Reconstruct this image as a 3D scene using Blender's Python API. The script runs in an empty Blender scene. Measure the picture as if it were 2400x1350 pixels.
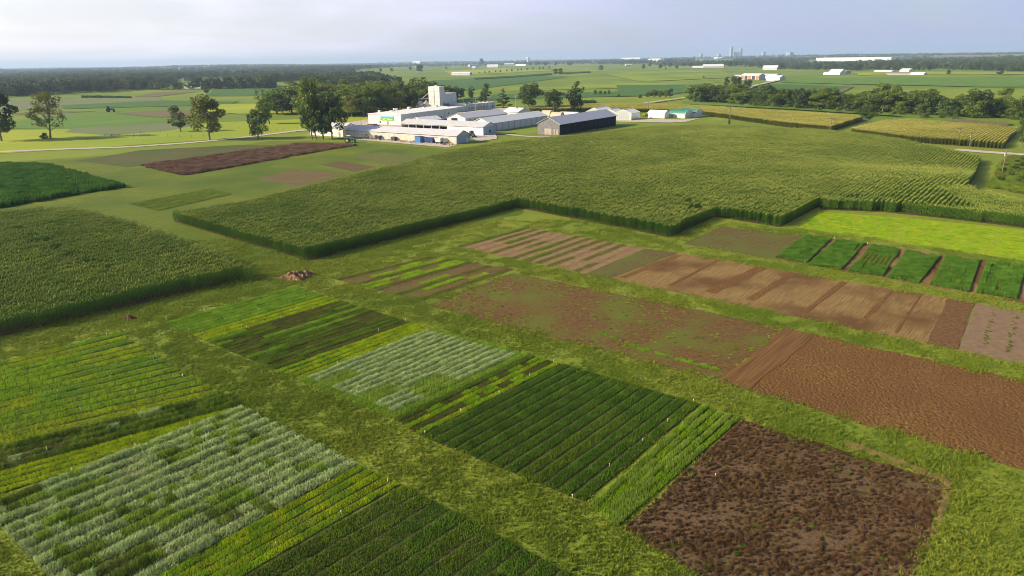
import bpy, math, random
import numpy as np
from mathutils import Matrix, Vector, noise as mnoise
from mathutils.geometry import delaunay_2d_cdt
rng = np.random.default_rng(7); random.seed(7)
SC = bpy.context.scene; COL = SC.collection
# ------------------------------------------------------------------ camera
FPX = 1600.0; PITCH = math.radians(18.46); ROLL = math.radians(-0.9); HC = 34.0
cd = bpy.data.cameras.new('camera'); cam = bpy.data.objects.new('camera', cd); COL.objects.link(cam)
cd.sensor_width = 36; cd.lens = 24; cd.clip_start = 1; cd.clip_end = 60000
CM = Matrix.Rotation(math.pi/2-PITCH, 4, 'X') @ Matrix.Rotation(ROLL, 4, 'Z')
cam.matrix_world = Matrix.Translation((0, 0, HC)) @ CM
SC.camera = cam
# ------------------------------------------------------------------ sky, sun, exposure
SUN_EL = math.radians(25); SUN_AZ = math.radians(-98)      # azimuth clockwise from +Y
w = bpy.data.worlds.new('World'); SC.world = w; w.use_nodes = True
nt = w.node_tree; nt.nodes.clear()
def wn(t, **k):
    n = nt.nodes.new(t)
    for a, b in k.items(): setattr(n, a, b)
    return n
sky = wn('ShaderNodeTexSky', sky_type='NISHITA', sun_disc=False, sun_elevation=SUN_EL, sun_rotation=SUN_AZ,
         altitude=300, air_density=1.0, dust_density=1.5, ozone_density=2.0)
tc = wn('ShaderNodeTexCoord'); mp = wn('ShaderNodeMapping'); mp.inputs['Scale'].default_value = (1.6, 1.6, 9)
nz = wn('ShaderNodeTexNoise'); nz.inputs['Scale'].default_value = 2.2; nz.inputs['Detail'].default_value = 6; nz.inputs['Distortion'].default_value = .6
rp = wn('ShaderNodeValToRGB'); rp.color_ramp.elements[0].position = .36; rp.color_ramp.elements[1].position = .66
rp.color_ramp.elements[0].color = (.52, .52, .52, 1); rp.color_ramp.elements[1].color = (.95, .95, .95, 1)
mx = wn('ShaderNodeMixRGB')       # thin high cloud veil, brighter toward the sun
dt = wn('ShaderNodeVectorMath', operation='DOT_PRODUCT'); dt.inputs[1].default_value = (math.sin(SUN_AZ)*math.cos(SUN_EL), math.cos(SUN_AZ)*math.cos(SUN_EL), math.sin(SUN_EL))
vr = wn('ShaderNodeMapRange', interpolation_type='SMOOTHSTEP'); vr.inputs[1].default_value = -.55; vr.inputs[2].default_value = .62
vm = wn('ShaderNodeMixRGB'); vm.inputs[1].default_value = (3.4, 3.8, 5.8, 1); vm.inputs[2].default_value = (9.6, 9.0, 9.5, 1)
bg = wn('ShaderNodeBackground'); bg.inputs[1].default_value = .075
ow = wn('ShaderNodeOutputWorld')
L = nt.links.new
L(tc.outputs['Generated'], dt.inputs[0]); L(dt.outputs['Value'], vr.inputs[0]); L(vr.outputs[0], vm.inputs[0]); L(vm.outputs[0], mx.inputs[2])
L(tc.outputs['Generated'], mp.inputs[0]); L(mp.outputs[0], nz.inputs[0]); L(nz.outputs['Fac'], rp.inputs[0])
sx = wn('ShaderNodeSeparateXYZ'); L(tc.outputs['Generated'], sx.inputs[0])
er = wn('ShaderNodeMapRange', interpolation_type='SMOOTHSTEP'); er.inputs[1].default_value = .12; er.inputs[2].default_value = .60; er.inputs[3].default_value = 1.0; er.inputs[4].default_value = .03
L(sx.outputs['Z'], er.inputs[0]); em = wn('ShaderNodeMath', operation='MULTIPLY'); L(er.outputs[0], em.inputs[0]); L(rp.outputs[0], em.inputs[1])
L(sky.outputs[0], mx.inputs[1]); L(em.outputs[0], mx.inputs[0]); L(mx.outputs[0], bg.inputs[0]); L(bg.outputs[0], ow.inputs[0])
sl = bpy.data.lights.new('sun', 'SUN'); sl.energy = 5.0; sl.angle = math.radians(.5); sl.color = (1, .84, .60)
so = bpy.data.objects.new('sun', sl); COL.objects.link(so)
sd = Vector((math.sin(SUN_AZ)*math.cos(SUN_EL), math.cos(SUN_AZ)*math.cos(SUN_EL), math.sin(SUN_EL)))
so.rotation_euler = sd.to_track_quat('Z', 'Y').to_euler(); so.location = (0, 0, 300)
SC.view_settings.view_transform = 'Standard'; SC.view_settings.look = 'None'
SC.view_settings.exposure = 0.95; SC.view_settings.gamma = 1
SC.cycles.pixel_filter_type = 'BLACKMAN_HARRIS'; SC.cycles.filter_width = .95; SC.cycles.max_bounces = 5; SC.cycles.diffuse_bounces = 2; SC.cycles.transparent_max_bounces = 8; SC.cycles.volume_bounces = 0
# ------------------------------------------------------------------ terrain and unprojection
HILLS = [(112, 170, 20, 30, 1.7, 40), (134, 214, 26, 22, -2.6, 40), (60, 265, 70, 50, 1.2, 0), (-20, 215, 50, 40, -.8, 0),
         (165, 230, 20, 30, -.6, 0), (40, 190, 30, 25, .5, 30)]
def Z(x, y):
    x = np.asarray(x, float); y = np.asarray(y, float); z = np.zeros(np.broadcast(x, y).shape)
    for cx, cy, sx, sy, a, r in HILLS:
        c, s = math.cos(math.radians(r)), math.sin(math.radians(r))
        u = ((x-cx)*c - (y-cy)*s)/sx; v = ((x-cx)*s + (y-cy)*c)/sy
        z = z + a*np.exp(-.5*(u*u+v*v))
    d = np.hypot(x, y)
    m = np.clip((d-520)/900, 0, 1); m = m*m*(3-2*m)
    z = z + m*(2.2*np.sin(x/170+.7)*np.sin(y/260+1.1) + 1.6*np.sin(x/95-y/210))
    m2 = np.clip((d-2500)/5000, 0, 1)
    z = z + m2*(9+9*np.sin(x/900+2)*np.sin(y/1500+.4) + 6*np.sin(x/430+y/900) + 10*np.clip(x/4000, 0, 1))
    return z
TS = np.geomspace(25, 40000, 2600)
def at(px, py, h=0.0):
    d = CM.to_3x3() @ Vector(((px-1200)/FPX, -(py-675)/FPX, -1.0))
    X = d.x*TS; Y = d.y*TS; ZZ = HC + d.z*TS - h - Z(X, Y)
    k = np.argmax(ZZ < 0)
    if ZZ[k] >= 0: k = len(TS)-1
    if k == 0: k = 1
    a, b = TS[k-1], TS[k]; fa, fb = ZZ[k-1], ZZ[k]
    t = a + (b-a)*fa/(fa-fb) if fa != fb else b
    return Vector((d.x*t, d.y*t))
def zf(x, y): return float(Z(x, y))
# ------------------------------------------------------------------ tagging
def tag(o, label=None, cat=None, group=None, kind=None):
    if label: o['label'] = label
    if cat: o['category'] = cat
    if group: o['group'] = group
    if kind: o['kind'] = kind
    return o
def empty(name, loc, rz=0.0, label=None, cat=None, group=None):
    o = bpy.data.objects.new(name, None); COL.objects.link(o); o.location = loc; o.rotation_euler = (0, 0, rz)
    return tag(o, label, cat, group)
# ------------------------------------------------------------------ materials
MATS = {}
def nmat(name):
    m = bpy.data.materials.new(name); m.use_nodes = True; m.node_tree.nodes.clear(); return m
def noise_mat(name, c1, c2, scale=.5, c3=None, scale2=.05, stretch=None, rough=.85, bump=0.0, bscale=3.0, bdist=.1, transl=0.0, spec=.15,
              det=6, objspace=False, lo=.35, hi=.65, lo2=.4, hi2=.62, rnd=0.0, clod=0.0):
    if name in MATS: return MATS[name]
    m = nmat(name); t = m.node_tree; N = t.nodes.new; K = t.links.new
    g = N('ShaderNodeTexCoord' if objspace else 'ShaderNodeNewGeometry'); pos = g.outputs['Object'] if objspace else g.outputs['Position']
    mpn = N('ShaderNodeMapping')
    if stretch and not objspace: mpn.vector_type = 'TEXTURE'; mpn.inputs['Rotation'].default_value = (0, 0, stretch[0]); mpn.inputs['Scale'].default_value = (1/stretch[1], 1/stretch[2], 1)
    elif stretch: mpn.inputs['Scale'].default_value = (stretch[1], stretch[1], stretch[2])
    K(pos, mpn.inputs[0])
    n1 = N('ShaderNodeTexNoise'); n1.inputs['Scale'].default_value = scale; n1.inputs['Detail'].default_value = det; n1.inputs['Roughness'].default_value = .65
    K(mpn.outputs[0], n1.inputs[0])
    r1 = N('ShaderNodeMapRange'); r1.inputs[1].default_value = lo; r1.inputs[2].default_value = hi; K(n1.outputs['Fac'], r1.inputs[0])
    a = N('ShaderNodeMixRGB'); a.inputs[1].default_value = (*c1, 1); a.inputs[2].default_value = (*c2, 1); K(r1.outputs[0], a.inputs[0])
    col = a.outputs[0]
    if c3:
        n2 = N('ShaderNodeTexNoise'); n2.inputs['Scale'].default_value = scale2; n2.inputs['Detail'].default_value = 5; K(pos, n2.inputs[0])
        r2 = N('ShaderNodeMapRange'); r2.inputs[1].default_value = lo2; r2.inputs[2].default_value = hi2; K(n2.outputs['Fac'], r2.inputs[0])
        b = N('ShaderNodeMixRGB'); b.inputs[2].default_value = (*c3, 1); K(col, b.inputs[1]); K(r2.outputs[0], b.inputs[0]); col = b.outputs[0]
    if rnd:
        oi = N('ShaderNodeObjectInfo'); hs = N('ShaderNodeHueSaturation'); rr = N('ShaderNodeMapRange')
        rr.inputs[3].default_value = 1-rnd; rr.inputs[4].default_value = 1+rnd
        K(oi.outputs['Random'], rr.inputs[0]); K(rr.outputs[0], hs.inputs['Value']); K(col, hs.inputs['Color']); col = hs.outputs[0]
    p = N('ShaderNodeBsdfPrincipled'); p.inputs['Roughness'].default_value = rough; p.inputs['Specular IOR Level'].default_value = spec
    K(col, p.inputs['Base Color'])
    if bump:
        nb = N('ShaderNodeTexNoise'); nb.inputs['Scale'].default_value = bscale; nb.inputs['Detail'].default_value = 5; nb.inputs['Roughness'].default_value = .7
        K(pos, nb.inputs[0]); h = nb.outputs['Fac']
        if clod:
            v = N('ShaderNodeTexVoronoi'); v.inputs['Scale'].default_value = clod; K(pos, v.inputs[0])
            ad = N('ShaderNodeMath'); ad.operation = 'SUBTRACT'; K(h, ad.inputs[0]); K(v.outputs['Distance'], ad.inputs[1]); h = ad.outputs[0]
        bn = N('ShaderNodeBump'); bn.inputs['Strength'].default_value = bump; bn.inputs['Distance'].default_value = bdist
        K(h, bn.inputs['Height']); K(bn.outputs[0], p.inputs['Normal'])
    o = N('ShaderNodeOutputMaterial')
    if transl:
        tr = N('ShaderNodeBsdfTranslucent'); ms = N('ShaderNodeMixShader'); ms.inputs[0].default_value = transl
        K(col, tr.inputs[0]); K(p.outputs[0], ms.inputs[1]); K(tr.outputs[0], ms.inputs[2]); K(ms.outputs[0], o.inputs[0])
    else: K(p.outputs[0], o.inputs[0])
    MATS[name] = m; return m
def panel_mat(name, c, dirt=.12, rib=0.0, rough=.55, spec=.3, metal=0.0, dirtc=(.35, .3, .24)):
    """painted or metal sheet: faint grime plus optional standing ribs"""
    if name in MATS: return MATS[name]
    m = nmat(name); t = m.node_tree; N = t.nodes.new; K = t.links.new
    tcn = N('ShaderNodeTexCoord'); n1 = N('ShaderNodeTexNoise'); n1.inputs['Scale'].default_value = .6; n1.inputs['Detail'].default_value = 7
    K(tcn.outputs['Object'], n1.inputs[0])
    r = N('ShaderNodeMapRange'); r.inputs[1].default_value = .4; r.inputs[2].default_value = .8; r.inputs[4].default_value = dirt*3; K(n1.outputs['Fac'], r.inputs[0])
    a = N('ShaderNodeMixRGB'); a.inputs[1].default_value = (*c, 1); a.inputs[2].default_value = (*dirtc, 1); K(r.outputs[0], a.inputs[0])
    p = N('ShaderNodeBsdfPrincipled'); p.inputs['Roughness'].default_value = rough; p.inputs['Specular IOR Level'].default_value = spec; p.inputs['Metallic'].default_value = metal
    K(a.outputs[0], p.inputs['Base Color'])
    if rib:
        wv = N('ShaderNodeTexWave'); wv.bands_direction = 'X'; wv.inputs['Scale'].default_value = rib; wv.inputs['Distortion'].default_value = 0
        K(tcn.outputs['Object'], wv.inputs[0]); bn = N('ShaderNodeBump'); bn.inputs['Strength'].default_value = .35; bn.inputs['Distance'].default_value = .04
        K(wv.outputs['Fac'], bn.inputs['Height']); K(bn.outputs[0], p.inputs['Normal'])
    o = N('ShaderNodeOutputMaterial'); K(p.outputs[0], o.inputs[0]); MATS[name] = m; return m
RB = math.radians(49); RL = math.radians(139)   # rows run toward azimuth 41
lawn = noise_mat('lawn', (.055, .105, .008), (.26, .29, .030), 3.2, c3=(.12, .175, .016), scale2=.04, stretch=(RL, .6, 1.3), det=10, lo=.32, hi=.68, lo2=.5, hi2=.75, bump=.9, bscale=5, bdist=.12)
pasture = noise_mat('pasture', (.14, .20, .015), (.21, .25, .02), .12, stretch=(RB, .2, 1), c3=(.10, .165, .015), scale2=.006, bump=.5, bscale=.8, bdist=.3)
# ------------------------------------------------------------------ mesh helpers
def mesh_obj(name, V, Fc, mats, parent=None, midx=None, smooth=False):
    me = bpy.data.meshes.new(name); me.from_pydata([tuple(map(float, v)) for v in V], [], [tuple(int(i) for i in f) for f in Fc])
    for m in (mats if isinstance(mats, (list, tuple)) else [mats]): me.materials.append(m)
    if midx is not None: me.polygons.foreach_set('material_index', np.asarray(midx, dtype=np.int32))
    if smooth: me.polygons.foreach_set('use_smooth', np.ones(len(Fc), dtype=bool))
    me.update(); o = bpy.data.objects.new(name, me)
    if parent is not False:
        COL.objects.link(o); o.parent = parent
    return o
def quads_obj(name, Q, mats, midx=None, parent=False):
    """Q: (n,4,3) array of quads, fast path"""
    Q = np.asarray(Q, np.float32); n = len(Q); me = bpy.data.meshes.new(name)
    me.vertices.add(n*4); me.vertices.foreach_set('co', Q.reshape(-1))
    me.loops.add(n*4); me.loops.foreach_set('vertex_index', np.arange(n*4, dtype=np.int32))
    me.polygons.add(n); me.polygons.foreach_set('loop_start', np.arange(0, n*4, 4, dtype=np.int32))
    for m in (mats if isinstance(mats, (list, tuple)) else [mats]): me.materials.append(m)
    if midx is not None: me.polygons.foreach_set('material_index', np.asarray(midx, dtype=np.int32))
    me.update(); me.validate(); o = bpy.data.objects.new(name, me)
    if parent is not False: COL.objects.link(o); o.parent = parent
    return o
class MB:
    def __init__(s): s.v = []; s.f = []; s.m = []
    def add(s, V, F, mi=0):
        k = len(s.v); s.v += [tuple(v) for v in V]; s.f += [tuple(i+k for i in f) for f in F]; s.m += [mi]*len(F); return s
    def box(s, a, b, mi=0):
        (x0, y0, z0), (x1, y1, z1) = a, b
        return s.add([(x0, y0, z0), (x1, y0, z0), (x1, y1, z0), (x0, y1, z0), (x0, y0, z1), (x1, y0, z1), (x1, y1, z1), (x0, y1, z1)],
              [(0, 3, 2, 1), (4, 5, 6, 7), (0, 1, 5, 4), (1, 2, 6, 5), (2, 3, 7, 6), (3, 0, 4, 7)], mi)
    def tube(s, p, q, r0, r1=None, n=8, mi=0, cap=True):
        r1 = r0 if r1 is None else r1; p = Vector(p); q = Vector(q); d = (q-p).normalized()
        u = d.orthogonal().normalized(); v = d.cross(u); V = []
        for c, r in ((p, r0), (q, r1)):
            for i in range(n): a = 2*math.pi*i/n; V.append(c+u*math.cos(a)*r+v*math.sin(a)*r)
        F = [(i, (i+1) % n, n+(i+1) % n, n+i) for i in range(n)]
        if cap: F += [tuple(range(n-1, -1, -1)), tuple(range(n, 2*n))]
        return s.add(V, F, mi)
    def prism(s, prof, y0, y1, axis='y', mi=0):
        """profile in (x,z) extruded along y (or (y,z) along x)"""
        n = len(prof); f = (lambda a, z, t: (a, t, z)) if axis == 'y' else (lambda a, z, t: (t, a, z))
        V = [f(a, z, y0) for a, z in prof]+[f(a, z, y1) for a, z in prof]
        return s.add(V, [(i, (i+1) % n, n+(i+1) % n, n+i) for i in range(n)]+[tuple(range(n-1, -1, -1)), tuple(range(n, 2*n))], mi)
    def lathe(s, prof, n=20, c=(0, 0), mi=0):
        V = []; k = len(prof)
        for r, z in prof:
            for i in range(n): a = 2*math.pi*i/n; V.append((c[0]+r*math.cos(a), c[1]+r*math.sin(a), z))
        return s.add(V, [(j*n+i, j*n+(i+1) % n, (j+1)*n+(i+1) % n, (j+1)*n+i) for j in range(k-1) for i in range(n)], mi)
    def build(s, name, mats, parent=None, smooth=False, fix=True):
        o = mesh_obj(name, s.v, s.f, mats, parent, s.m, smooth)
        if fix:
            import bmesh
            b = bmesh.new(); b.from_mesh(o.data); bmesh.ops.recalc_face_normals(b, faces=b.faces); b.to_mesh(o.data); b.free()
        return o
# ------------------------------------------------------------------ ground
def axis_grid(n, near, far, a=0):
    t = np.linspace(-1, 1, n); k = math.asinh(far/near)
    return near*np.sinh(k*t)
gx = axis_grid(420, 120, 14000); gy = np.concatenate([np.linspace(-400, 20, 12)[:-1], 20+80*np.sinh(np.linspace(0, math.asinh(22000/80), 420))])
GX, GY = np.meshgrid(gx, gy); GZ = Z(GX, GY)
nx, ny = len(gx), len(gy)
idx = np.arange(nx*ny).reshape(ny, nx)
Fq = np.stack([idx[:-1, :-1], idx[:-1, 1:], idx[1:, 1:], idx[1:, :-1]], -1).reshape(-1, 4)
me = bpy.data.meshes.new('ground')
me.vertices.add(nx*ny); me.vertices.foreach_set('co', np.stack([GX, GY, GZ], -1).astype(np.float32).reshape(-1))
me.loops.add(len(Fq)*4); me.loops.foreach_set('vertex_index', Fq.reshape(-1).astype(np.int32))
me.polygons.add(len(Fq)); me.polygons.foreach_set('loop_start', np.arange(0, len(Fq)*4, 4, dtype=np.int32))
me.update(); me.validate(); me.materials.append(pasture)
go = bpy.data.objects.new('ground', me); COL.objects.link(go); tag(go, kind='structure')

def inside(poly, X, Y):
    X = np.asarray(X); Y = np.asarray(Y); r = np.zeros(X.shape, bool); n = len(poly)
    for i in range(n):
        x0, y0 = poly[i]; x1, y1 = poly[(i+1) % n]
        if y0 == y1: continue
        c = ((y0 > Y) != (y1 > Y)) & (X < (x1-x0)*(Y-y0)/(y1-y0)+x0); r ^= c
    return r
def wpoly(pts): return [at(p[0], p[1], p[2] if len(p) > 2 else 0) for p in pts]
def drape(name, poly, m, off=.05, step=None, jit=.15, label=None, cat=None, kind='structure'):
    d = max(40, min(math.hypot(*p) for p in poly)); step = step or max(1.5, d*.03)
    P = []; n = len(poly)
    for i in range(n):
        a, b = Vector(poly[i]), Vector(poly[(i+1) % n]); k = max(1, min(200, int((b-a).length/(step*.5))))
        nn = Vector((-(b-a).y, (b-a).x)).normalized()
        for j in range(k):
            q = a.lerp(b, j/k)
            if j: q = q + nn*(mnoise.noise(Vector((q.x*.35, q.y*.35, 3)))*jit*2.2 + random.uniform(-.4, .4)*jit)
            P.append(q)
    nb = len(P); E_ = [(i, (i+1) % nb) for i in range(nb)]
    xs = [p.x for p in P]; ys = [p.y for p in P]
    ax = np.arange(min(xs), max(xs), step); ay = np.arange(min(ys), max(ys), step)
    if len(ax)*len(ay) < 60000:
        AX, AY = np.meshgrid(ax, ay); AX = AX.ravel(); AY = AY.ravel(); k = inside([(p.x, p.y) for p in P], AX, AY)
        P += [Vector((x+.01*random.random(), y)) for x, y in zip(AX[k], AY[k])]
    V, E2, F2, _, _, _ = delaunay_2d_cdt([Vector(p) for p in P], E_, [], 1, 1e-4)
    X = np.array([v.x for v in V]); Y = np.array([v.y for v in V]); ZZ = Z(X, Y)+off
    o = mesh_obj(name, np.stack([X, Y, ZZ], 1), F2, m)
    return tag(o, label, cat, None, kind)
# ------------------------------------------------------------------ instancing for uncountable ground cover
def make_gn():
    g = bpy.data.node_groups.new('scatter', 'GeometryNodeTree')
    g.interface.new_socket('Geometry', in_out='INPUT', socket_type='NodeSocketGeometry')
    g.interface.new_socket('Geometry', in_out='OUTPUT', socket_type='NodeSocketGeometry')
    return g
def scatter(name, label, cat, pts, rot, scl, idx, protos, kind='stuff', shift=True):
    """pts (n,3), rot (n,3), scl (n,3), idx (n)"""
    n = len(pts)
    if n == 0: return None
    me = bpy.data.meshes.new(name); me.vertices.add(n); me.vertices.foreach_set('co', np.asarray(pts, np.float32).reshape(-1))
    for nm, ty, arr in (('rot', 'FLOAT_VECTOR', rot), ('scl', 'FLOAT_VECTOR', scl)):
        a = me.attributes.new(nm, ty, 'POINT'); a.data.foreach_set('vector', np.asarray(arr, np.float32).reshape(-1))
    a = me.attributes.new('pick', 'INT', 'POINT'); a.data.foreach_set('value', np.asarray(idx, np.int32))
    o = bpy.data.objects.new(name, me); COL.objects.link(o)
    pc = bpy.data.collections.new(name+'_source')
    for i, p in enumerate(protos): p.name = 'p%03d_' % i + p.name; pc.objects.link(p)
    g = make_gn(); N = g.nodes.new; K = g.links.new
    gi = N('NodeGroupInput'); go_ = N('NodeGroupOutput'); ci = N('GeometryNodeCollectionInfo'); ci.inputs[0].default_value = pc
    ci.inputs['Separate Children'].default_value = True; ci.inputs['Reset Children'].default_value = True
    ip = N('GeometryNodeInstanceOnPoints'); ip.inputs['Pick Instance'].default_value = True
    def na(nm, ty):
        q = N('GeometryNodeInputNamedAttribute'); q.data_type = ty; q.inputs[0].default_value = nm; return q.outputs[0]
    K(gi.outputs[0], ip.inputs['Points']); K(ci.outputs[0], ip.inputs['Instance'])
    K(na('pick', 'INT'), ip.inputs['Instance Index']); K(na('rot', 'FLOAT_VECTOR'), ip.inputs['Rotation']); K(na('scl', 'FLOAT_VECTOR'), ip.inputs['Scale'])
    K(ip.outputs[0], go_.inputs[0])
    md = o.modifiers.new('scatter', 'NODES'); md.node_group = g
    return tag(o, label, cat, None, kind)
def blade_quads(n, base, h, wd, lean=.5, hj=.3, r=None):
    """n upright tapered blades; base (n,2)"""
    r = r or rng; a = r.uniform(0, 2*math.pi, n); hh = h*(1+r.uniform(-hj, hj, n)); ln = r.uniform(0, lean, n)*hh
    la = r.uniform(0, 2*math.pi, n); wx = np.cos(a)*wd/2; wy = np.sin(a)*wd/2
    tx = base[:, 0]+np.cos(la)*ln; ty = base[:, 1]+np.sin(la)*ln
    Q = np.zeros((n, 4, 3)); Q[:, 0] = np.stack([base[:, 0]-wx, base[:, 1]-wy, np.zeros(n)], 1); Q[:, 1] = np.stack([base[:, 0]+wx, base[:, 1]+wy, np.zeros(n)], 1)
    Q[:, 2] = np.stack([tx+wx*.5, ty+wy*.5, hh], 1); Q[:, 3] = np.stack([tx-wx*.5, ty-wy*.5, hh], 1)
    return Q
def leaf_path(p, az, ln, up, wd, segs=3):
    """arching leaf strip -> quads"""
    out = []; d = np.array([math.cos(az), math.sin(az), 0]); s = np.array([-math.sin(az), math.cos(az), 0])
    prev = np.array(p); th = up
    for i in range(segs):
        step = ln/segs; nxt = prev + d*math.cos(th)*step + np.array([0, 0, math.sin(th)*step])
        w0 = wd*(1-.25*i)/2*1.0; w1 = wd*(1-.25*(i+1) - (.2 if i == segs-1 else 0))/2
        out.append([prev-s*w0, prev+s*w0, nxt+s*w1, nxt-s*w1]); prev = nxt; th -= 1.0
    return out
def corn_unit(k, mats, full=1.0, tassel=4, lw=.10, L=1.6, n=8, h=2.75):
    r = random.Random(k); Q = []; M = []
    for i in range(n):
        y = (i+.5)*L/n-L/2+r.uniform(-.04, .04); x = r.uniform(-.05, .05); H = h*r.uniform(.86, 1.0)
        a0 = r.uniform(0, 3.14)
        for c in (0, 1):
            dx, dy = math.cos(a0+c*1.57)*.025, math.sin(a0+c*1.57)*.025
            Q.append([(x-dx, y-dy, 0), (x+dx, y+dy, 0), (x+dx*.5, y+dy*.5, H-.3), (x-dx*.5, y-dy*.5, H-.3)]); M.append(0)
        for j in range(9):
            z = .45+(H-.85)*j/8; az = (0 if j % 2 else math.pi)+r.uniform(-.9, .9)
            q = leaf_path((x, y, z), az, .85*(.75 if j > 6 else 1)*r.uniform(.8, 1.1)*full, 1.15-.1*(j < 3), lw); Q += q; M += [0]*len(q)
        for j in range(tassel):
            az = r.uniform(0, 6.28); z = H-.35; e = np.array([math.cos(az)*.13, math.sin(az)*.13, .38]); s = np.array([-math.sin(az), math.cos(az), 0])*.022; p = np.array([x, y, z])
            Q.append([p-s, p+s, p+e+s, p+e-s]); M.append(1)
    return quads_obj('corn', Q, mats, M)
AA = math.radians(41.0); DA = Vector((math.sin(AA), math.cos(AA))); DB = Vector((-math.cos(AA), math.sin(AA)))
NEARMASK = []     # polygons where no short grass grows
def corn_field(name, label, poly, mats, az=AA, row=.95, L=1.6, h=2.75, holes=(), thin=None, nvar=6, hvar=.0, tassel=4, lw=.10, soilm=None, full=1.0):
    a = Vector((math.sin(az), math.cos(az))); b = Vector((math.cos(az), -math.sin(az)))
    P = [Vector(p) for p in poly]; us = [p.dot(a) for p in P]; vs = [p.dot(b) for p in P]
    U, V = np.meshgrid(np.arange(min(us), max(us), L), np.arange(min(vs), max(vs), row)); U = U.ravel(); V = V.ravel()
    U = U + ((V/row*.37) % 1)*L*.6
    X = a.x*U+b.x*V; Y = a.y*U+b.y*V
    k = inside([(p.x, p.y) for p in P], X, Y)
    for (hx, hy, hr) in holes:
        ang = np.arctan2(Y-hy, X-hx); k &= np.hypot(X-hx, Y-hy) > hr*(1+.35*np.sin(ang*3+hx))
    X = X[k]; Y = Y[k]; n = len(X)
    if n == 0: return
    nzv = np.array([mnoise.noise(Vector((x*.03, y*.03, 0))) for x, y in zip(X, Y)])
    s = 1+.10*nzv+rng.uniform(-.09, .07, n)
    if hvar: s = s*(1+hvar*np.array([mnoise.noise(Vector((x*.2, y*.2, 5))) for x, y in zip(X, Y)]))
    s = np.clip(s, .3, 1.3)
    prot = [corn_unit(i+11, mats, full=full, tassel=tassel, lw=lw, L=L, h=h, n=max(3, int(L*5))) for i in range(nvar)]
    flip = (rng.random(n) > .5)*math.pi
    scatter(name, label, 'corn', np.stack([X, Y, Z(X, Y)], 1), np.stack([np.zeros(n), np.zeros(n), -az+flip+rng.uniform(-.03, .03, n)], 1),
            np.stack([np.ones(n), np.ones(n), s], 1), rng.integers(0, nvar, n), prot)
    drape(name.replace('corn', 'corn_soil') if 'corn' in name else name+'_soil', [tuple(p) for p in P], soilm or MATS['soil_dark'], off=.05, jit=.05)
    NEARMASK.append([(p.x, p.y) for p in P])
    print(name, n)
# ------------------------------------------------------------------ ground materials
under_green = noise_mat('under_green', (.025, .03, .007), (.055, .06, .012), 1.0)
soil_dark = noise_mat('soil_dark', (.05, .035, .02), (.085, .06, .03), 1.5)
soil_red = noise_mat('soil_red', (.092, .042, .010), (.20, .110, .032), 2.4, c3=(.13, .062, .018), scale2=.12, bump=1.0, bscale=4, bdist=.14, clod=3.2, det=9)
soil_tan = noise_mat('soil_tan', (.135, .08, .025), (.27, .18, .07), 1.6, c3=(.11, .058, .018), scale2=.09, stretch=(RB, .16, 3.2), bump=1.0, bscale=4, bdist=.12, lo2=.45, hi2=.6)
soil_mauve = noise_mat('soil_mauve', (.15, .10, .058), (.21, .145, .088), 1.2, bump=.7, bscale=5, bdist=.08)
soil_weedy = noise_mat('soil_weedy', (.08, .042, .012), (.155, .095, .03), 1.6, c3=(.10, .12, .015), scale2=.16, bump=1.0, bscale=4, bdist=.14, lo2=.44, hi2=.70, det=10)
soil_brown = noise_mat('soil_brown', (.09, .058, .020), (.15, .10, .036), 1.3, c3=(.09, .105, .018), scale2=.1, bump=.8, bscale=4, bdist=.1, lo2=.45, hi2=.65)
dead = noise_mat('dead_growth', (.075, .044, .022), (.15, .098, .052), 5, c3=(.10, .085, .02), scale2=.09, bump=1.0, bscale=3, bdist=.2, lo2=.55, hi2=.72)
gravel = noise_mat('gravel', (.36, .31, .26), (.48, .43, .37), .4, bump=.4, bscale=6, bdist=.04)
hayfield = noise_mat('hay_green', (.19, .26, .010), (.24, .29, .014), 1.0, c3=(.21, .27, .012), scale2=.12, stretch=(RB, .3, 1.0), bump=.7, bscale=5, bdist=.12)
lime = noise_mat('lime_grass', (.17, .23, .02), (.26, .29, .03), .8, bump=.8, bscale=5, bdist=.12)
def leafm(n, c1, c2, sc=.8, tr=.22, rnd=.12, c3=None, s2=.05): return noise_mat(n, c1, c2, sc, c3=c3, scale2=s2, transl=tr, rnd=rnd, rough=.6, spec=.25, det=3)
corn_leaf = leafm('corn_leaf', (.05, .13, .010), (.095, .18, .016), .06)
corn_tassel = leafm('corn_tassel', (.185, .24, .035), (.30, .335, .06), .06, .15)
corn_leaf_y = leafm('corn_leaf_dry', (.12, .16, .02), (.17, .20, .028), .03)
corn_tassel_y = leafm('corn_tassel_gold', (.34, .34, .07), (.46, .43, .10), .04, .15)
g_bright = leafm('crop_bright', (.15, .31, .016), (.24, .39, .03), .5, .3)
g_yellow = leafm('crop_yellow', (.25, .37, .003), (.37, .47, .006), .5, .3)
g_dm = leafm('crop_darkmid', (.07, .14, .006), (.115, .19, .010), .4)
g_straw = leafm('straw', (.24, .18, .07), (.34, .26, .11), .8, .1)
g_rdead = leafm('dead_reddish', (.10, .055, .032), (.27, .165, .105), .25, .05)
g_lime = leafm('crop_lime', (.19, .35, .005), (.28, .43, .014), .5, .3)
g_dark = leafm('crop_dark', (.045, .115, .006), (.085, .17, .010), .4)
g_mid = leafm('crop_mid', (.09, .165, .010), (.15, .22, .02), .4)
g_silver = leafm('crop_silver', (.21, .32, .07), (.46, .56, .27), 2.2, .2)
g_olive = leafm('crop_olive', (.09, .11, .014), (.15, .165, .024), .4)
g_brown = leafm('crop_brown', (.16, .10, .05), (.24, .16, .09), .5)
g_pale = leafm('crop_pale', (.17, .29, .022), (.26, .38, .05), .5)
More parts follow.
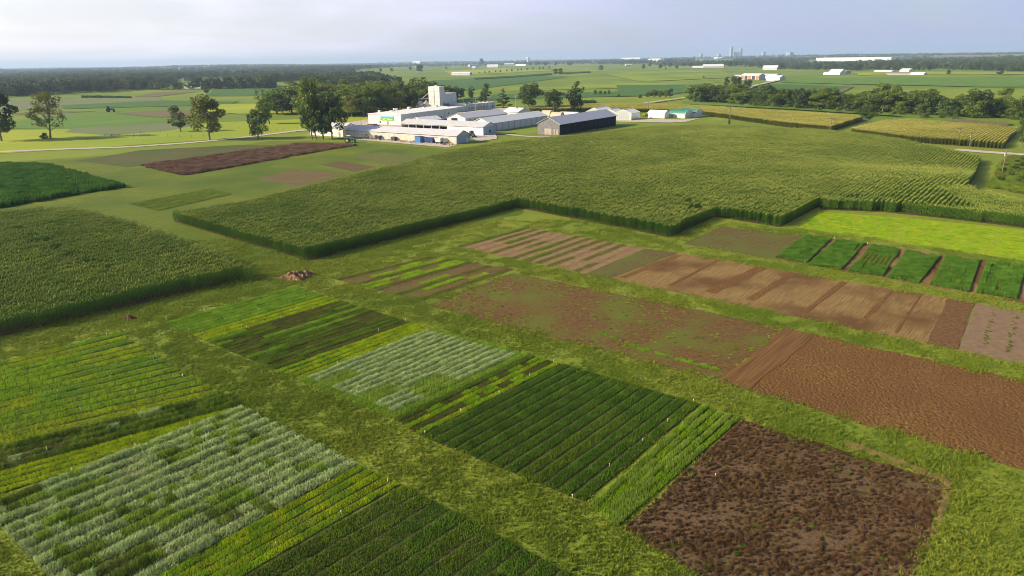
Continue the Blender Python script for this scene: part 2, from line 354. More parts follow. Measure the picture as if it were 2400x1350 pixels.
g_lawn = leafm('lawn_blade', (.07, .14, .008), (.33, .35, .036), 3.0, .3, .06, c3=(.14, .21, .014), s2=.04)
g_dead = leafm('dead_stem', (.06, .033, .014), (.20, .12, .058), 1.6, .05)
g_soy = leafm('soy_leaf', (.055, .16, .010), (.13, .26, .028), .6)
g_deepgrass = leafm('deep_grass', (.035, .12, .008), (.075, .18, .014), .2)

def patch_unit(k, mat, w=1.0, L=1.0, h=.35, n=230, wd=.028, lean=.5, dome=.1):
    r = np.random.default_rng(k); b = np.stack([r.uniform(-w/2, w/2, n), r.uniform(-L/2, L/2, n)], 1)
    Q = blade_quads(n, b, 1.0, wd, lean*.5, .3, r)
    prof = h*(1-dome*np.abs(b[:, 0]/(w/2))**2)
    Q[:, 2:, 2] *= prof[:, None]; Q[:, 2:, :2] = Q[:, :2, :2][:, ::-1]+(Q[:, 2:, :2]-Q[:, :2, :2][:, ::-1])*h
    return quads_obj('patch', Q, mat)
STY = {}
def style(nm, mat, w=1.0, **k): STY[nm] = [(nm, mat, w, dict(k))]
style('bright', g_bright, h=.20, n=300, wd=.024); style('yellow', g_yellow, h=.16, n=300, wd=.024); style('dark', g_dark, h=.20, n=340, wd=.022); style('mid', g_mid, h=.22, n=260); style('darkmid', g_dm, h=.19, n=340, wd=.022)
style('silver', g_silver, h=.34, n=420, wd=.024, lean=1.2, dome=.65); style('olive', g_olive, h=.14, n=200); style('brown', g_brown, h=.10, n=60)
style('pale', g_pale, h=.26, n=300, wd=.024); style('soy', g_soy, h=.32, n=170, wd=.12, lean=1.0); style('dead', g_dead, h=.30, n=170, wd=.035, lean=1.5)
style('deep', g_deepgrass, h=.45, n=120, wd=.09, lean=.9); style('midtall', g_mid, h=.38, n=300, wd=.026, lean=.9, dome=.6); style('palet', g_pale, h=.36, n=300, wd=.026, lean=.9, dome=.6); style('lime', g_lime, h=.18, n=300, wd=.024); style('straw', g_straw, h=.2, n=160); style('reddead', g_rdead, h=.4, n=150, wd=.05); style('tan', g_pale, h=.2)
def row_plot(name, label, corners, n, chooser, cover=.78, soil=None, unit=1.0, flat=False, cat='crop', mask=True, hv=.25, soilname=None, off=.05):
    """corners: start, end along the rows, end of the last row, start of the last row (pixels)"""
    gapm = max(0, (1-cover)*1.9); P = [at(*c) for c in corners]; p00, p10, p11, p01 = P
    wrow = ((p01-p00).length+(p11-p10).length)/2/n
    names = []; pts = []; rot = []; scl = []; idx = []; protos = []; pi = {}
    for i in range(n):
        t = (i+.5)/n; a = p00.lerp(p01, t); b = p10.lerp(p11, t); d = b-a; k = max(1, int(d.length/unit)); ang = math.atan2(d.x, d.y)
        for j in range(k):
            u = (j+.5)/k; st = chooser(i, u)
            if st is None: continue
            cv = cover
            if isinstance(st, tuple): st, cv = st
            if st not in pi:
                pi[st] = len(protos)
                for q in range(3):
                    s = STY[st][0]; protos.append(patch_unit(sum(map(ord, st))*3+q, s[1], 1.0, unit*1.06, **s[3]))
            q = a+d*u; wob = mnoise.noise(Vector((q.x*.4, q.y*.4, i*.3)))
            pts.append((q.x+random.uniform(-.04, .04), q.y, 0)); rot.append((0, 0, -ang+random.choice((0, math.pi))+random.uniform(-.02, .02)))
            cvw = wrow*(1 if st == 'soy' else 1-max(.0, 1-cv)*1.05); scl.append((cvw*(1+.05*wob+random.uniform(-.03, .03)), 1, max(.3, 1+hv*wob*1.6+random.uniform(-.12, .12)))); idx.append(pi[st]+random.randrange(3))
    pts = np.array(pts); pts[:, 2] = Z(pts[:, 0], pts[:, 1])+.03
    scatter(name, label, cat, pts, rot, scl, idx, protos)
    drape((soilname or 'plot_soil'), [tuple(p) for p in P], soil or soil_dark, off=off, jit=.08)
    if mask: NEARMASK.append([tuple(p) for p in P])
def soil_plot(name, pts, m, off=.04, mask=True, jit=.18):
    P = [tuple(p) for p in wpoly(pts)]; o = drape(name, P, m, off=off, jit=jit)
    if mask: NEARMASK.append(P)
    return P
def fill_scatter(name, label, cat, P, dens, styles, unit=1.0, hs=1.0, keep=None, wscale=1.0, kind='stuff'):
    xs = [p[0] for p in P]; ys = [p[1] for p in P]; A = (max(xs)-min(xs))*(max(ys)-min(ys)); n = int(A*dens)
    X = rng.uniform(min(xs), max(xs), n); Y = rng.uniform(min(ys), max(ys), n); k = inside(P, X, Y); X, Y = X[k], Y[k]
    if keep: kk = np.array([keep(x, y) for x, y in zip(X, Y)], bool); X, Y = X[kk], Y[kk]
    n = len(X); protos = []
    for st in styles:
        s = STY[st][0]
        for q in range(2): protos.append(patch_unit(q+5, s[1], 1.0, 1.0, **{**s[3], 'dome': 0.0}))
    sc_ = wscale*rng.uniform(.7, 1.3, n)
    return scatter(name, label, cat, np.stack([X, Y, Z(X, Y)+.03], 1), np.stack([np.zeros(n), np.zeros(n), rng.uniform(0, 6.28, n)], 1),
            np.stack([sc_, sc_, hs*rng.uniform(.6, 1.3, n)], 1), rng.integers(0, len(protos), n), protos, kind=kind)
def rh(*a): return (math.sin(a[0]*12.9898+(a[1] if len(a) > 1 else 0)*78.233+(a[2] if len(a) > 2 else 0)*37.7)*43758.5453) % 1
# ------------------------------------------------------------------ near grass sheet (lawn) over the research plots
lawnP = [tuple(p) for p in wpoly([(-700, 1500), (-500, 560), (-100, 385), (180, 368), (480, 345), (700, 326), (1000, 345), (1180, 322), (1262, 316), (1320, 316), (1640, 285), (2050, 318), (2420, 352), (2700, 420), (2900, 800), (3100, 1500)])]
drape('lawn', lawnP, lawn, off=.02, step=3.0)
lawn2 = noise_mat('lawn_painted_shade', (.075, .115, .006), (.16, .185, .014), .8, c3=(.065, .11, .007), scale2=.03, stretch=(RB, .2, 1.6), bump=1, bscale=5, bdist=.12, det=9)  # cloud shadow on the upper left, put into a darker turf colour
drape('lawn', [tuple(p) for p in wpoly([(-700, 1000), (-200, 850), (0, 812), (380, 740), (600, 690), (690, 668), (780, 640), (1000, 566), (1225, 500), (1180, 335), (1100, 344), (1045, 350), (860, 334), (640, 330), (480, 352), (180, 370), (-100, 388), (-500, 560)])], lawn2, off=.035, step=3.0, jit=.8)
# ---- left group of plots
row_plot('cover_crop', 'light green cover crop in thin rows left of the mown lane', [(-260, 915), (275, 780), (520, 925), (-330, 1125)], 15,
         lambda i, u: ('yellow' if i > 12 else ('lime' if rh(i//2, int(u*3)) > .4 else ('bright' if rh(i, int(u*4), 6) > .4 else 'yellow'))), .86, under_green)
row_plot('cover_crop', 'tangled darker green growth between the light rows and the silvery plot', [(-330, 1125), (520, 925), (560, 952), (-340, 1200)], 4,
         lambda i, u: ('midtall' if rh(i, int(u*18)) > .3 else ('dark' if rh(i, int(u*9), 3) > .4 else 'silver')), .98, soil_brown, hv=.5)
row_plot('cover_crop', 'yellow green strip of rows above the silvery plot', [(-340, 1200), (560, 952), (600, 975), (-380, 1275)], 4, lambda i, u: 'yellow', .84, under_green)
def silv(i, u):
    r = rh(i//2, int(u*6+.7*rh(i//2)), 7)*.6+.4*rh(i, int(u*40), 3)
    return 'silver' if r > .46 or u > .93 or u < .05 else ('palet' if r > .30 else 'midtall')
row_plot('cover_crop', 'tall lodged silvery rye rows at the lower left of the fields', [(-45, 1188), (560, 955), (840, 1090), (205, 1445)], 13, silv, .93, soil_dark, hv=.45)
row_plot('cover_crop', 'yellow green rows between the silvery plot and the deep green rows', [(205, 1445), (840, 1090), (940, 1138), (330, 1490)], 5,
         lambda i, u: 'yellow' if rh(i, int(u*14)) > .3 else 'lime', .84, under_green)
row_plot('cover_crop', 'deep green grass rows at the bottom edge of the photo', [(330, 1490), (945, 1140), (1420, 1390), (920, 1917)], 11,
         lambda i, u: 'dark' if rh(i//2, int(u*4)) > .35 else 'darkmid', .86, under_green, hv=.2)
# ---- middle group between the two mown lanes
row_plot('cover_crop', 'bright green rows with a yellow strip at the far corner of the plots', [(385, 758), (690, 672), (800, 706), (482, 800)], 9,
         lambda i, u: 'bright' if i < 6 else 'yellow', .84, under_green)
row_plot('cover_crop', 'brown and green patchwork rows beside the mown lane', [(482, 800), (800, 706), (962, 757), (648, 868)], 14,
         lambda i, u: 'bright' if rh(i//2, int(u*4+.5*(i//2 % 2)), 2) > .72 and i % 2 == 0 else ('mid' if rh(i, int(u*5)) > .5 else 'olive'), .84, under_green)
row_plot('cover_crop', 'yellow green strip above the silvery green plot', [(648, 868), (962, 757), (1010, 770), (700, 893)], 4, lambda i, u: 'yellow' if rh(i, int(u*20)) > .2 else 'lime', .85, under_green)
row_plot('cover_crop', 'silvery green rows in the middle of the plots', [(700, 893), (1010, 770), (1242, 833), (925, 983)], 14,
         lambda i, u: 'bright' if (u < .03 or u > .97 or i == 13) else ('silver' if rh(i//2, int(u*4), 9) > .25 else 'pale'), .90, soil_brown)
row_plot('cover_crop', 'yellow and brown rows beside the dark green plot', [(925, 983), (1242, 833), (1315, 854), (985, 1022)], 5,
         lambda i, u: ('mid' if i == 0 else ('olive' if i in (1, 3) and rh(i, int(u*12)) > .3 else ('yellow' if rh(i, int(u*12)) > .4 else 'lime'))), .82, under_green)
row_plot('cover_crop', 'dark green plot of thirteen neat rows with bare gaps', [(985, 1022), (1315, 854), (1642, 949), (1372, 1178)], 13,
         lambda i, u: 'dark' if rh(i//2, int(u*3), 4) > .25 else 'darkmid', .80, under_green, hv=.08)
row_plot('cover_crop', 'light green grass strip between the dark green rows and the brown plot', [(1384, 1184), (1645, 951), (1735, 985), (1446, 1238)], 5,
         lambda i, u: 'lime' if rh(i, int(u*9)) > .6 else 'pale', .86, under_green, hv=.12)
# ---- brown plots between the second and third lane
row_plot('cover_crop', 'thin yellow rows striped with brown soil near the manure pile', [(785, 655), (1008, 602), (1205, 632), (990, 706)], 13,
         lambda i, u: ('olive' if i % 3 == 0 else ('brown' if rh(i, int(u*5), 5) > .55-.3*(u < .3) else 'lime')), .88, soil_brown)
WP = soil_plot('weedy_soil', [(1000, 715), (1200, 640), (1840, 768), (1685, 895)], soil_weedy)
fill_scatter('weeds', 'green weeds sprinkled across the wide brown plot', 'weeds', WP, 3.2, ['mid', 'brown', 'brown', 'lime'], hs=.22, wscale=.34,
             keep=lambda x, y: mnoise.noise(Vector((x*.10, y*.10, 1)))+.9*mnoise.noise(Vector((x*.9, y*.9, 4))) > .05)
wl = [at(1405, 780), at(1500, 815), at(1600, 845), at(1690, 868)]
strip = [(p.x+DB.x*.45, p.y+DB.y*.0+.45) for p in wl]+[(p.x, p.y-.45) for p in reversed(wl)]
fill_scatter('weeds', 'narrow green weed line along the lower side of the wide brown plot', 'weeds', strip, 9, ['bright'], hs=.6, wscale=.5)
TP = soil_plot('tilled_soil', [(1680, 895), (1840, 768), (2600, 937), (2600, 1160)], soil_red)
TW = soil_plot('tilled_soil', [(1682, 893), (1840, 769), (1912, 784), (1755, 915)], noise_mat('soil_wheel', (.095, .045, .013), (.18, .098, .034), 1.2, stretch=(RB, .1, 2.5), bump=1, bscale=4, bdist=.1), off=.07)
DPp = [(1738, 985), (2225, 1135), (2195, 1200), (2120, 1420), (1760, 1420), (1460, 1240)]
DP = soil_plot('dead_cover', DPp, dead)
fill_scatter('dead_growth', 'withered brown growth covering the lower right plot', 'dead crop', DP, 26, ['dead'], hs=.45, wscale=.2,
             keep=lambda x, y: mnoise.noise(Vector((x*4.2, y*3.2, 1)))+.5*mnoise.noise(Vector((x*.3, y*.3, 1))) > -.05)
fill_scatter('weeds', 'yellowish weeds scattered in the withered brown plot', 'weeds', DP, 1.2, ['olive', 'mid', 'olive'], hs=.6, wscale=.25,
             keep=lambda x, y: mnoise.noise(Vector((x*.16, y*.16, 8))) > .25)
wl = [at(1820, 1180), at(1775, 1220), at(1750, 1270), at(1715, 1315), at(1670, 1370)]
strip = [(p.x+.16, p.y+.1) for p in wl]+[(p.x-.16, p.y-.1) for p in reversed(wl)]
fill_scatter('weeds', 'bright green weed line running through the withered brown plot', 'weeds', strip, 12, ['darkmid', 'mid'], hs=.7, wscale=.35, keep=lambda x, y: mnoise.noise(Vector((x*1.3, y*1.3, 2))) > -.5)
edge = [at(1980, 1040), at(2080, 1075), at(2225, 1130), at(2215, 1180), at(2170, 1290)]
strip = [(p.x+.3, p.y+.25) for p in edge]+[(p.x-.3, p.y-.2) for p in reversed(edge)]
fill_scatter('dry_grass', 'dry tan grass edging the withered brown plot', 'dry grass', strip, 14, ['straw'], hs=.7, wscale=.4)
# ---- upper right plots
row_plot('cover_crop', 'striped plot of bare tan soil and thin green strips below the corn', [(1070, 578), (1230, 533), (1512, 583), (1372, 642)], 22,
         lambda i, u: None if i % 2 else (('olive' if rh(i, int(u*3)) > .35 else 'mid') if rh(i, int(u*3), 8) > .2 else 'brown'), .96, noise_mat('soil_strip', (.16, .10, .045), (.235, .16, .08), 1.0, bump=.6, bscale=5, bdist=.08), hv=.1)
soil_grassy0 = noise_mat('soil_mossy', (.075, .055, .018), (.13, .10, .032), 1.2, c3=(.09, .105, .018), scale2=.12, bump=.8, bscale=4, bdist=.1, lo2=.42, hi2=.66)
soil_plot('weedy_soil', [(1372, 642), (1512, 583), (1592, 593), (1432, 653)], soil_grassy0)
SP = soil_plot('tilled_soil', [(1432, 653), (1592, 593), (2286, 711), (2244, 822)], soil_tan)
for (xa, ya), (xb, yb), w_ in (((1655, 690), (1795, 623), 1.9), ((1750, 708), (1868, 636), 1.3), ((1562, 674), (1692, 606), .7), ((1880, 736), (1985, 657), .9), ((2010, 765), (2095, 678), .5), ((2095, 787), (2160, 689), .35), ((1450, 655), (1600, 595), 1.2)):
    a_, b_ = at(xa, ya), at(xb, yb); n_ = (b_-a_).normalized(); n_ = Vector((-n_.y, n_.x))*w_/2; a_ = a_.lerp(b_, .05); b_ = b_.lerp(a_, .07)
    drape('tillage_strip', [tuple(a_+n_), tuple(b_+n_), tuple(b_-n_), tuple(a_-n_)], soil_red, off=.065, jit=.1)
soil_plot('bare_soil', [(2244, 822), (2286, 711), (2560, 760), (2560, 890)], soil_mauve)
soil_plot('tilled_soil', [(2170, 806), (2222, 700), (2284, 711), (2242, 821)], noise_mat('soil_dk', (.095, .045, .016), (.16, .088, .036), 1.8, bump=1, bscale=4, bdist=.1), off=.07)
for xa, ya, xb, yb in ((2330, 735, 2302, 820), (2382, 742, 2358, 832), (2430, 750, 2415, 845)):
    a, b = at(xa, ya), at(xb, yb); n_ = (b-a).normalized(); s_ = Vector((-n_.y, n_.x))*.28
    fill_scatter('weeds', 'thin dark weed row across the pale bare soil plot', 'weeds', [tuple(a+s_), tuple(b+s_), tuple(b-s_), tuple(a-s_)], 3.5, ['olive'], hs=.5, wscale=.28)
RP = soil_plot('weedy_soil', [(1600, 572), (1690, 531), (1895, 554), (1812, 609)], soil_grassy0)
soil_plot('bare_soil', [(1812, 608), (1889, 551), (2600, 652), (2600, 748)], soil_tan)
SOY = [[(1817, 605), (1887, 553), (1946, 562), (1889, 618)], [(1894, 622), (1963, 562), (2026, 572), (1972, 633)], [(1987, 636), (2044, 575), (2111, 585), (2068, 649)],
       [(2078, 652), (2124, 589), (2204, 602), (2152, 665)], [(2180, 668), (2217, 600), (2296, 611), (2270, 685)], [(2287, 687), (2315, 611), (2404, 624), (2382, 702)],
       [(2408, 706), (2424, 628), (2520, 642), (2520, 722)]]
SOYL = ['leafy green block next to the brownish weedy plot', 'second leafy green block from the brownish weedy plot', 'leafy green block with a thin pale middle', 'dense leafy green block fourth from the weedy plot',
        'leafy green block second from the right edge', 'leafy green block at the right edge of the photo', 'leafy green block cut off by the right edge']
for k_, c_ in enumerate(SOY):
    row_plot('soybean_block', SOYL[k_], c_, 7, lambda i, u, k_=k_: (('mid', .8) if (k_ == 2 and .3 < u < .7) or rh(i, int(u*8), k_) > .9 else 'soy'), .93, soil_brown, cat='soybeans', mask=False, hv=.3, off=.08)
soil_plot('hayfield', [(1925, 497), (2600, 560), (2600, 640), (2400, 612), (1872, 535)], hayfield)
HF = [tuple(p) for p in wpoly([(1925, 497), (2420, 546), (2420, 612), (1872, 535)])]
fill_scatter('clover', 'bright yellow green low crop between the corn and the leafy blocks', 'crop', HF, 1.3, ['lime', 'yellow', 'lime'], hs=.4)
soil_grassy = noise_mat('soil_grassy', (.062, .066, .016), (.115, .10, .032), 1.0, c3=(.06, .085, .014), scale2=.07, stretch=(RB, .2, 2), bump=.8, bscale=4, bdist=.1)
soil_rust = noise_mat('soil_rust', (.10, .075, .03), (.15, .11, .045), 1.0, stretch=(RB, .2, 2), bump=.8, bscale=4, bdist=.1)
# ---- upper left plots
soil_plot('dead_cover', [(180, 377), (330, 352), (560, 340), (640, 341), (345, 388), (300, 393)], soil_grassy)
U2 = soil_plot('dead_cover', [(330, 389), (700, 337), (842, 340), (780, 350), (430, 412)], soil_rust)
fill_scatter('dead_growth', 'reddish brown dead growth in the plot below the tree clump', 'dead crop', U2, 1.4, ['reddead'], hs=1.3, wscale=1.2)
soil_plot('weedy_soil', [(600, 420), (692, 397), (812, 408), (700, 437)], soil_rust)
soil_plot('weedy_soil', [(750, 386), (800, 378), (882, 391), (830, 403)], noise_mat('soil_u', (.085, .065, .025), (.12, .085, .035), .8))
soil_plot('weedy_soil', [(822, 366), (900, 356), (985, 372), (910, 388)], noise_mat('soil_v', (.09, .105, .022), (.12, .125, .03), .5))
row_plot('cover_crop', 'small faint dark row plot above the left corner of the big cornfield', [(300, 478), (490, 443), (542, 456), (372, 495)], 6, lambda i, u: 'mid', .8, soil_brown)
# ------------------------------------------------------------------ corn
def P3(l): return wpoly(l)
main = P3([(408, 519), (722, 612), (1212, 487), (1570, 557), (1675, 508), (1828, 533), (1920, 484), (1925, 463, 2.7), (2290, 479, 2.7), (2195, 430, 2.7), (2268, 429, 2.7),
           (2300, 362, 2.7), (2050, 314, 2.7), (1900, 298, 2.7), (1640, 289, 2.7), (1560, 292, 2.7), (1440, 302, 2.7), (1330, 316, 2.7), (1200, 326, 2.7), (1050, 352, 2.7), (750, 424, 2.7), (600, 462, 2.7)])
holes = [(*at(560+.0*i+0, 0+700), .1) for i in range(0)]
HL = lambda l, r: [(at(x, y, 2.5).x, at(x, y, 2.5).y, r) for x, y in l]
corn_field('corn_field', 'large green cornfield stepping along its near edge below the sheds', main, [corn_leaf, corn_tassel], full=.9, row=1.0,
           holes=HL([(1595, 458), (1612, 468), (1628, 483), (1635, 478)], 1.3)+HL([(1195, 442), (1205, 458), (1180, 462)], 1.0)+HL([(1208, 355), (1222, 354)], 1.8)+HL([(2010, 455)], 1.2))
head = P3([(1921, 484), (2700, 572), (2700, 560, 2.7), (2400, 462, 2.7), (2300, 440, 2.7), (2268, 430, 2.7), (2196, 431, 2.7), (2291, 480, 2.7), (1926, 464, 2.7)])
corn_field('corn_field', 'headland of closed corn rows running along the right near edge', head, [corn_leaf, corn_tassel], az=AA+math.pi/2)
left = P3([(-150, 830), (0, 790), (588, 650), (583, 626, 2.5), (480, 572, 2.5), (270, 503, 2.5), (158, 480, 2.5), (0, 491, 2.5), (-150, 505, 2.5)])
corn_field('corn_field', 'cornfield with a line of small gaps filling the left edge', left, [corn_leaf, corn_tassel],
           holes=HL([(68, 546), (98, 557), (134, 573), (170, 588), (210, 605), (253, 622), (40, 530)], 1.5), full=.75, row=1.15, h=2.6, soilm=soil_dark)
c2 = P3([(1240, 262), (1420, 264), (1520, 263), (1640, 269), (1710, 279), (1850, 299), (1945, 308), (2024, 282), (2010, 268, 2.7), (1850, 258, 2.7), (1600, 243, 2.7), (1450, 240, 2.7), (1245, 246, 2.7)])
corn_field('corn_field', 'golden topped cornfield stretching behind the greenhouses', c2, [corn_leaf_y, corn_tassel_y], L=2.4, row=1.1, nvar=4, tassel=7, lw=.14)
c3 = P3([(1990, 314), (2130, 333), (2350, 349), (2384, 312), (2372, 294, 2.7), (2230, 285, 2.7), (2130, 276, 2.7), (2060, 281, 2.7)])
corn_field('corn_field', 'small golden cornfield with visible rows near the right edge', c3, [corn_leaf_y, corn_tassel_y], L=2.0, row=1.25, full=.85, nvar=4, tassel=7, lw=.14)
ll = P3([(-120, 505), (0, 487), (150, 462), (292, 439), (285, 430, 1), (108, 383, 1), (0, 380, 1), (-120, 382, 1)])
drape('crop_soil', [tuple(p) for p in ll], soil_dark, off=.05); NEARMASK.append([tuple(p) for p in ll])
fill_scatter('sorghum', 'dense dark green crop in the block above the left cornfield', 'crop', [tuple(p) for p in ll], .8, ['deep'], hs=2.2, wscale=1.8)
for pl_ in ([(1112, 184.5), (1200, 180), (1290, 173.5), (1292, 176), (1200, 182.5), (1116, 187)], [(1320, 172), (1382, 168.8), (1382, 170.5), (1320, 173.8)], [(191, 228), (305, 229.3), (305, 230), (196, 229.2)], [(1340, 242), (1392, 240.3), (1392, 241.6), (1340, 243.5)]):
    fill_scatter('corn_strip', 'dark strip of standing corn across the distant fields', 'corn', [tuple(q) for q in wpoly(pl_)], .25, ['deep'], hs=3.5, wscale=3.0)
# ------------------------------------------------------------------ mown grass blades over the near lawn
def grass_near():
    X = []; Y = []
    n = 21000
    d = np.sqrt(rng.uniform(24**2, 150**2, n)); a = np.radians(rng.uniform(-45, 44, n)); X = d*np.sin(a); Y = d*np.cos(a)
    keep = rng.random(n) < np.clip(1.35-d/150, .15, 1); X, Y = X[keep], Y[keep]
    m = np.zeros(len(X), bool)
    for P in NEARMASK: m |= inside(P, X, Y)
    X, Y = X[~m], Y[~m]; n = len(X)
    pr = []
    for q in range(6):
        r = np.random.default_rng(q+50); b = np.repeat(r.normal(0, .55, (34, 2)), 8, 0)+r.normal(0, .045, (272, 2)); Q = blade_quads(272, b, .085, .04, 1.3, .5, r); Q[:, 2:, 2] *= np.repeat(r.uniform(.5, 1.7, 34), 8)[:, None]; pr.append(quads_obj('blades', Q, g_lawn))
    s = rng.uniform(.8, 1.4, n)
    scatter('grass', 'short mown grass of the lanes between the plots', 'grass', np.stack([X, Y, Z(X, Y)+.02], 1), np.stack([np.zeros(n), np.zeros(n), rng.uniform(0, 6.28, n)], 1),
            np.stack([s, s, s*rng.uniform(.6, 1.5, n)], 1), rng.integers(0, 6, n), pr)
    print('grass', n)
grass_near()
# ------------------------------------------------------------------ distant fields and roads
def fm(n, a, b, c=None): return noise_mat('field_'+n, a, b, .12, stretch=(RB, .12, 1.2), det=8, c3=c, scale2=.008, bump=.4, bscale=.7, bdist=.3)
fm_yel = fm('yellow', (.25, .30, .012), (.32, .35, .018), (.19, .26, .015)); fm_grn = fm('green', (.07, .16, .018), (.12, .20, .025)); fm_dgr = fm('dark', (.042, .11, .018), (.07, .14, .022))
fm_brn = fm('brown', (.12, .105, .045), (.15, .125, .055)); fm_mut = fm('muted', (.12, .15, .06), (.15, .18, .07)); fm_mid = fm('middle', (.18, .25, .018), (.24, .29, .022), (.12, .19, .018))
FIELDS = [('meadow', fm_yel, [(-200, 372), (-200, 312), (60, 305), (240, 300), (400, 290), (560, 285), (900, 272), (960, 285), (700, 306), (500, 328), (250, 345)]),
 ('meadow', fm_mut, [(150, 310), (180, 297), (390, 284), (470, 292), (400, 306), (260, 318)]),
 ('green_field', fm_grn, [(-200, 300), (-200, 285), (32, 286), (140, 267), (250, 265), (400, 280), (412, 286), (150, 303)]),
 ('brown_field', fm_brn, [(20, 266), (140, 260), (225, 261), (140, 266), (40, 269)]), ('brown_field', fm_brn, [(270, 266), (390, 258), (520, 260), (520, 275), (450, 277), (362, 275)]),
 ('muted_field', fm_mut, [(-100, 240), (175, 230), (375, 229), (390, 242), (140, 256), (-100, 262)]), ('muted_field', fm_dgr, [(140, 247), (380, 236), (560, 238), (540, 246), (150, 256)]),
 ('brown_field', fm_brn, [(315, 227), (365, 217), (465, 215), (360, 228)]), ('meadow', fm_yel, [(480, 262), (520, 245), (900, 240), (900, 262), (560, 268)]),
 ('green_field', fm_dgr, [(480, 226), (500, 210), (760, 205), (760, 225)]),
 ('green_field', fm_dgr, [(935, 214), (1000, 190), (1200, 178), (1330, 180), (1100, 212), (960, 218)]), ('green_field', fm_mid, [(1180, 204), (1430, 190), (1700, 192), (1560, 204), (1200, 214)]),
 ('green_field', fm_dgr, [(1080, 232), (1160, 222), (1500, 214), (1500, 226), (1100, 234)]), ('green_field', fm_dgr, [(1450, 224), (1445, 200), (1650, 198), (1650, 212), (1560, 224)]),
 ('green_field', fm_dgr, [(1745, 216), (1814, 198), (1999, 204), (1910, 232)]), ('brown_field', fm_brn, [(1905, 231), (1950, 214), (2000, 204), (1990, 210), (1960, 224), (1925, 233)]),
 ('green_field', fm_grn, [(1830, 185), (2400, 185), (2500, 205), (2300, 205), (1980, 198), (1830, 194)]), ('meadow', fm_yel, [(2010, 171), (2500, 172), (2500, 177), (2010, 177)]),
 ('green_field', fm_mid, [(1420, 175), (1560, 166), (1690, 166), (1720, 182), (1500, 192)]), ('meadow', fm_yel, [(1040, 167), (1180, 160), (1300, 166), (1180, 172), (1060, 176)]),
 ('brown_field', fm_brn, [(2170, 290), (2250, 283), (2372, 292), (2360, 297), (2260, 297)]), ('green_field', fm_grn, [(1600, 239), (2100, 272), (2130, 276), (2030, 270), (1850, 258), (1600, 246)])]
for k_, (n_, m_, p_) in enumerate(FIELDS): drape(n_, [tuple(q) for q in wpoly(p_)], m_, off=.10+.035*k_, jit=.6)
def road(name, pts, wd, m, off=.16, jit=.05):
    W = [at(*p) for p in pts]; Lp = []; Rp = []
    for i, p in enumerate(W):
        d = (W[min(i+1, len(W)-1)]-W[max(i-1, 0)]).normalized(); n_ = Vector((-d.y, d.x))*wd/2; Lp.append(tuple(p+n_)); Rp.append(tuple(p-n_))
    return drape(name, Lp+Rp[::-1], m, off=off, jit=jit)
road('farm_road', [(-160, 362), (0, 356), (150, 350), (300, 345), (420, 337), (500, 330), (600, 319), (690, 308), (760, 299), (830, 290)], 5, gravel, off=1.0*.16)
road('gravel_road', [(2240, 351), (2300, 356), (2400, 363), (2560, 375)], 5, gravel)
road('gravel_path', [(1740, 214), (1766, 203), (1800, 195), (1822, 190)], 7, gravel, off=1.2)
road('gravel_path', [(1500, 246), (1560, 237), (1606, 231)], 4, gravel, off=1.0)
road('gravel_path', [(1150, 311), (1180, 314), (1220, 319), (1250, 321), (1290, 320)], 3.5, gravel)
road('gravel_path', [(1150, 305), (1165, 303), (1258, 290.5), (1300, 284)], 5.5, gravel)
drape('gravel_yard', [tuple(p) for p in wpoly([(690, 309), (800, 290), (850, 282), (905, 276), (945, 295), (1000, 300), (1160, 304), (1165, 326), (1120, 332), (1100, 322), (820, 312), (800, 300)])], gravel, off=.2)
drape('gravel_apron', [tuple(p) for p in wpoly([(796, 322), (900, 327), (1071, 338), (1071, 341), (1048, 346), (920, 335), (790, 324)])], gravel, off=.14)
drape('gravel_yard', [tuple(p) for p in wpoly([(1440, 282), (1480, 283), (1516, 279), (1600, 281), (1640, 278), (1605, 287), (1570, 288), (1450, 286)])], gravel, off=.2)
drape('gravel_yard', [tuple(p) for p in wpoly([(1040, 268), (1090, 264), (1165, 254), (1260, 257), (1262, 262), (1170, 262), (1100, 270)])], gravel, off=.4)
# ------------------------------------------------------------------ trees
def depth(p): return p.y*math.cos(PITCH)+HC*math.sin(PITCH)
leaf_a = leafm('leaves_green', (.075, .125, .014), (.15, .205, .026), .35, .3, .22); leaf_b = leafm('leaves_dark', (.035, .07, .012), (.075, .12, .02), .35, .25, .2)
leaf_c = leafm('leaves_olive', (.12, .15, .024), (.20, .225, .036), .35, .3, .15); leaf_far = leafm('leaves_far', (.035, .062, .02), (.085, .115, .03), .03, .2, .3)
bark = noise_mat('bark', (.10, .08, .06), (.2, .17, .13), 2.5, bump=.6, bscale=8, bdist=.05)
def crown_quads(seed, lobes, nleaf, size, r=None):
    r = np.random.default_rng(seed); Q = []
    for (cx, cy, cz, rad, fl) in lobes:
        n = int(nleaf*rad*rad*60); d = r.normal(size=(n, 3)); d /= np.linalg.norm(d, axis=1)[:, None]
        rr = rad*(.55+.5*r.random(n)**.6); c = np.array([cx, cy, cz])+d*rr[:, None]*np.array([1, 1, fl])
        nn = d+r.normal(0, .55, (n, 3)); nn /= np.linalg.norm(nn, axis=1)[:, None]
        t = np.cross(nn, r.normal(size=(n, 3))); t /= np.linalg.norm(t, axis=1)[:, None]; b = np.cross(nn, t)
        s = size*r.uniform(.6, 1.3, n)[:, None]; Q.append(np.stack([c-t*s, c-b*s*.7, c+t*s, c+b*s*.7], 1))
    return np.concatenate(Q)
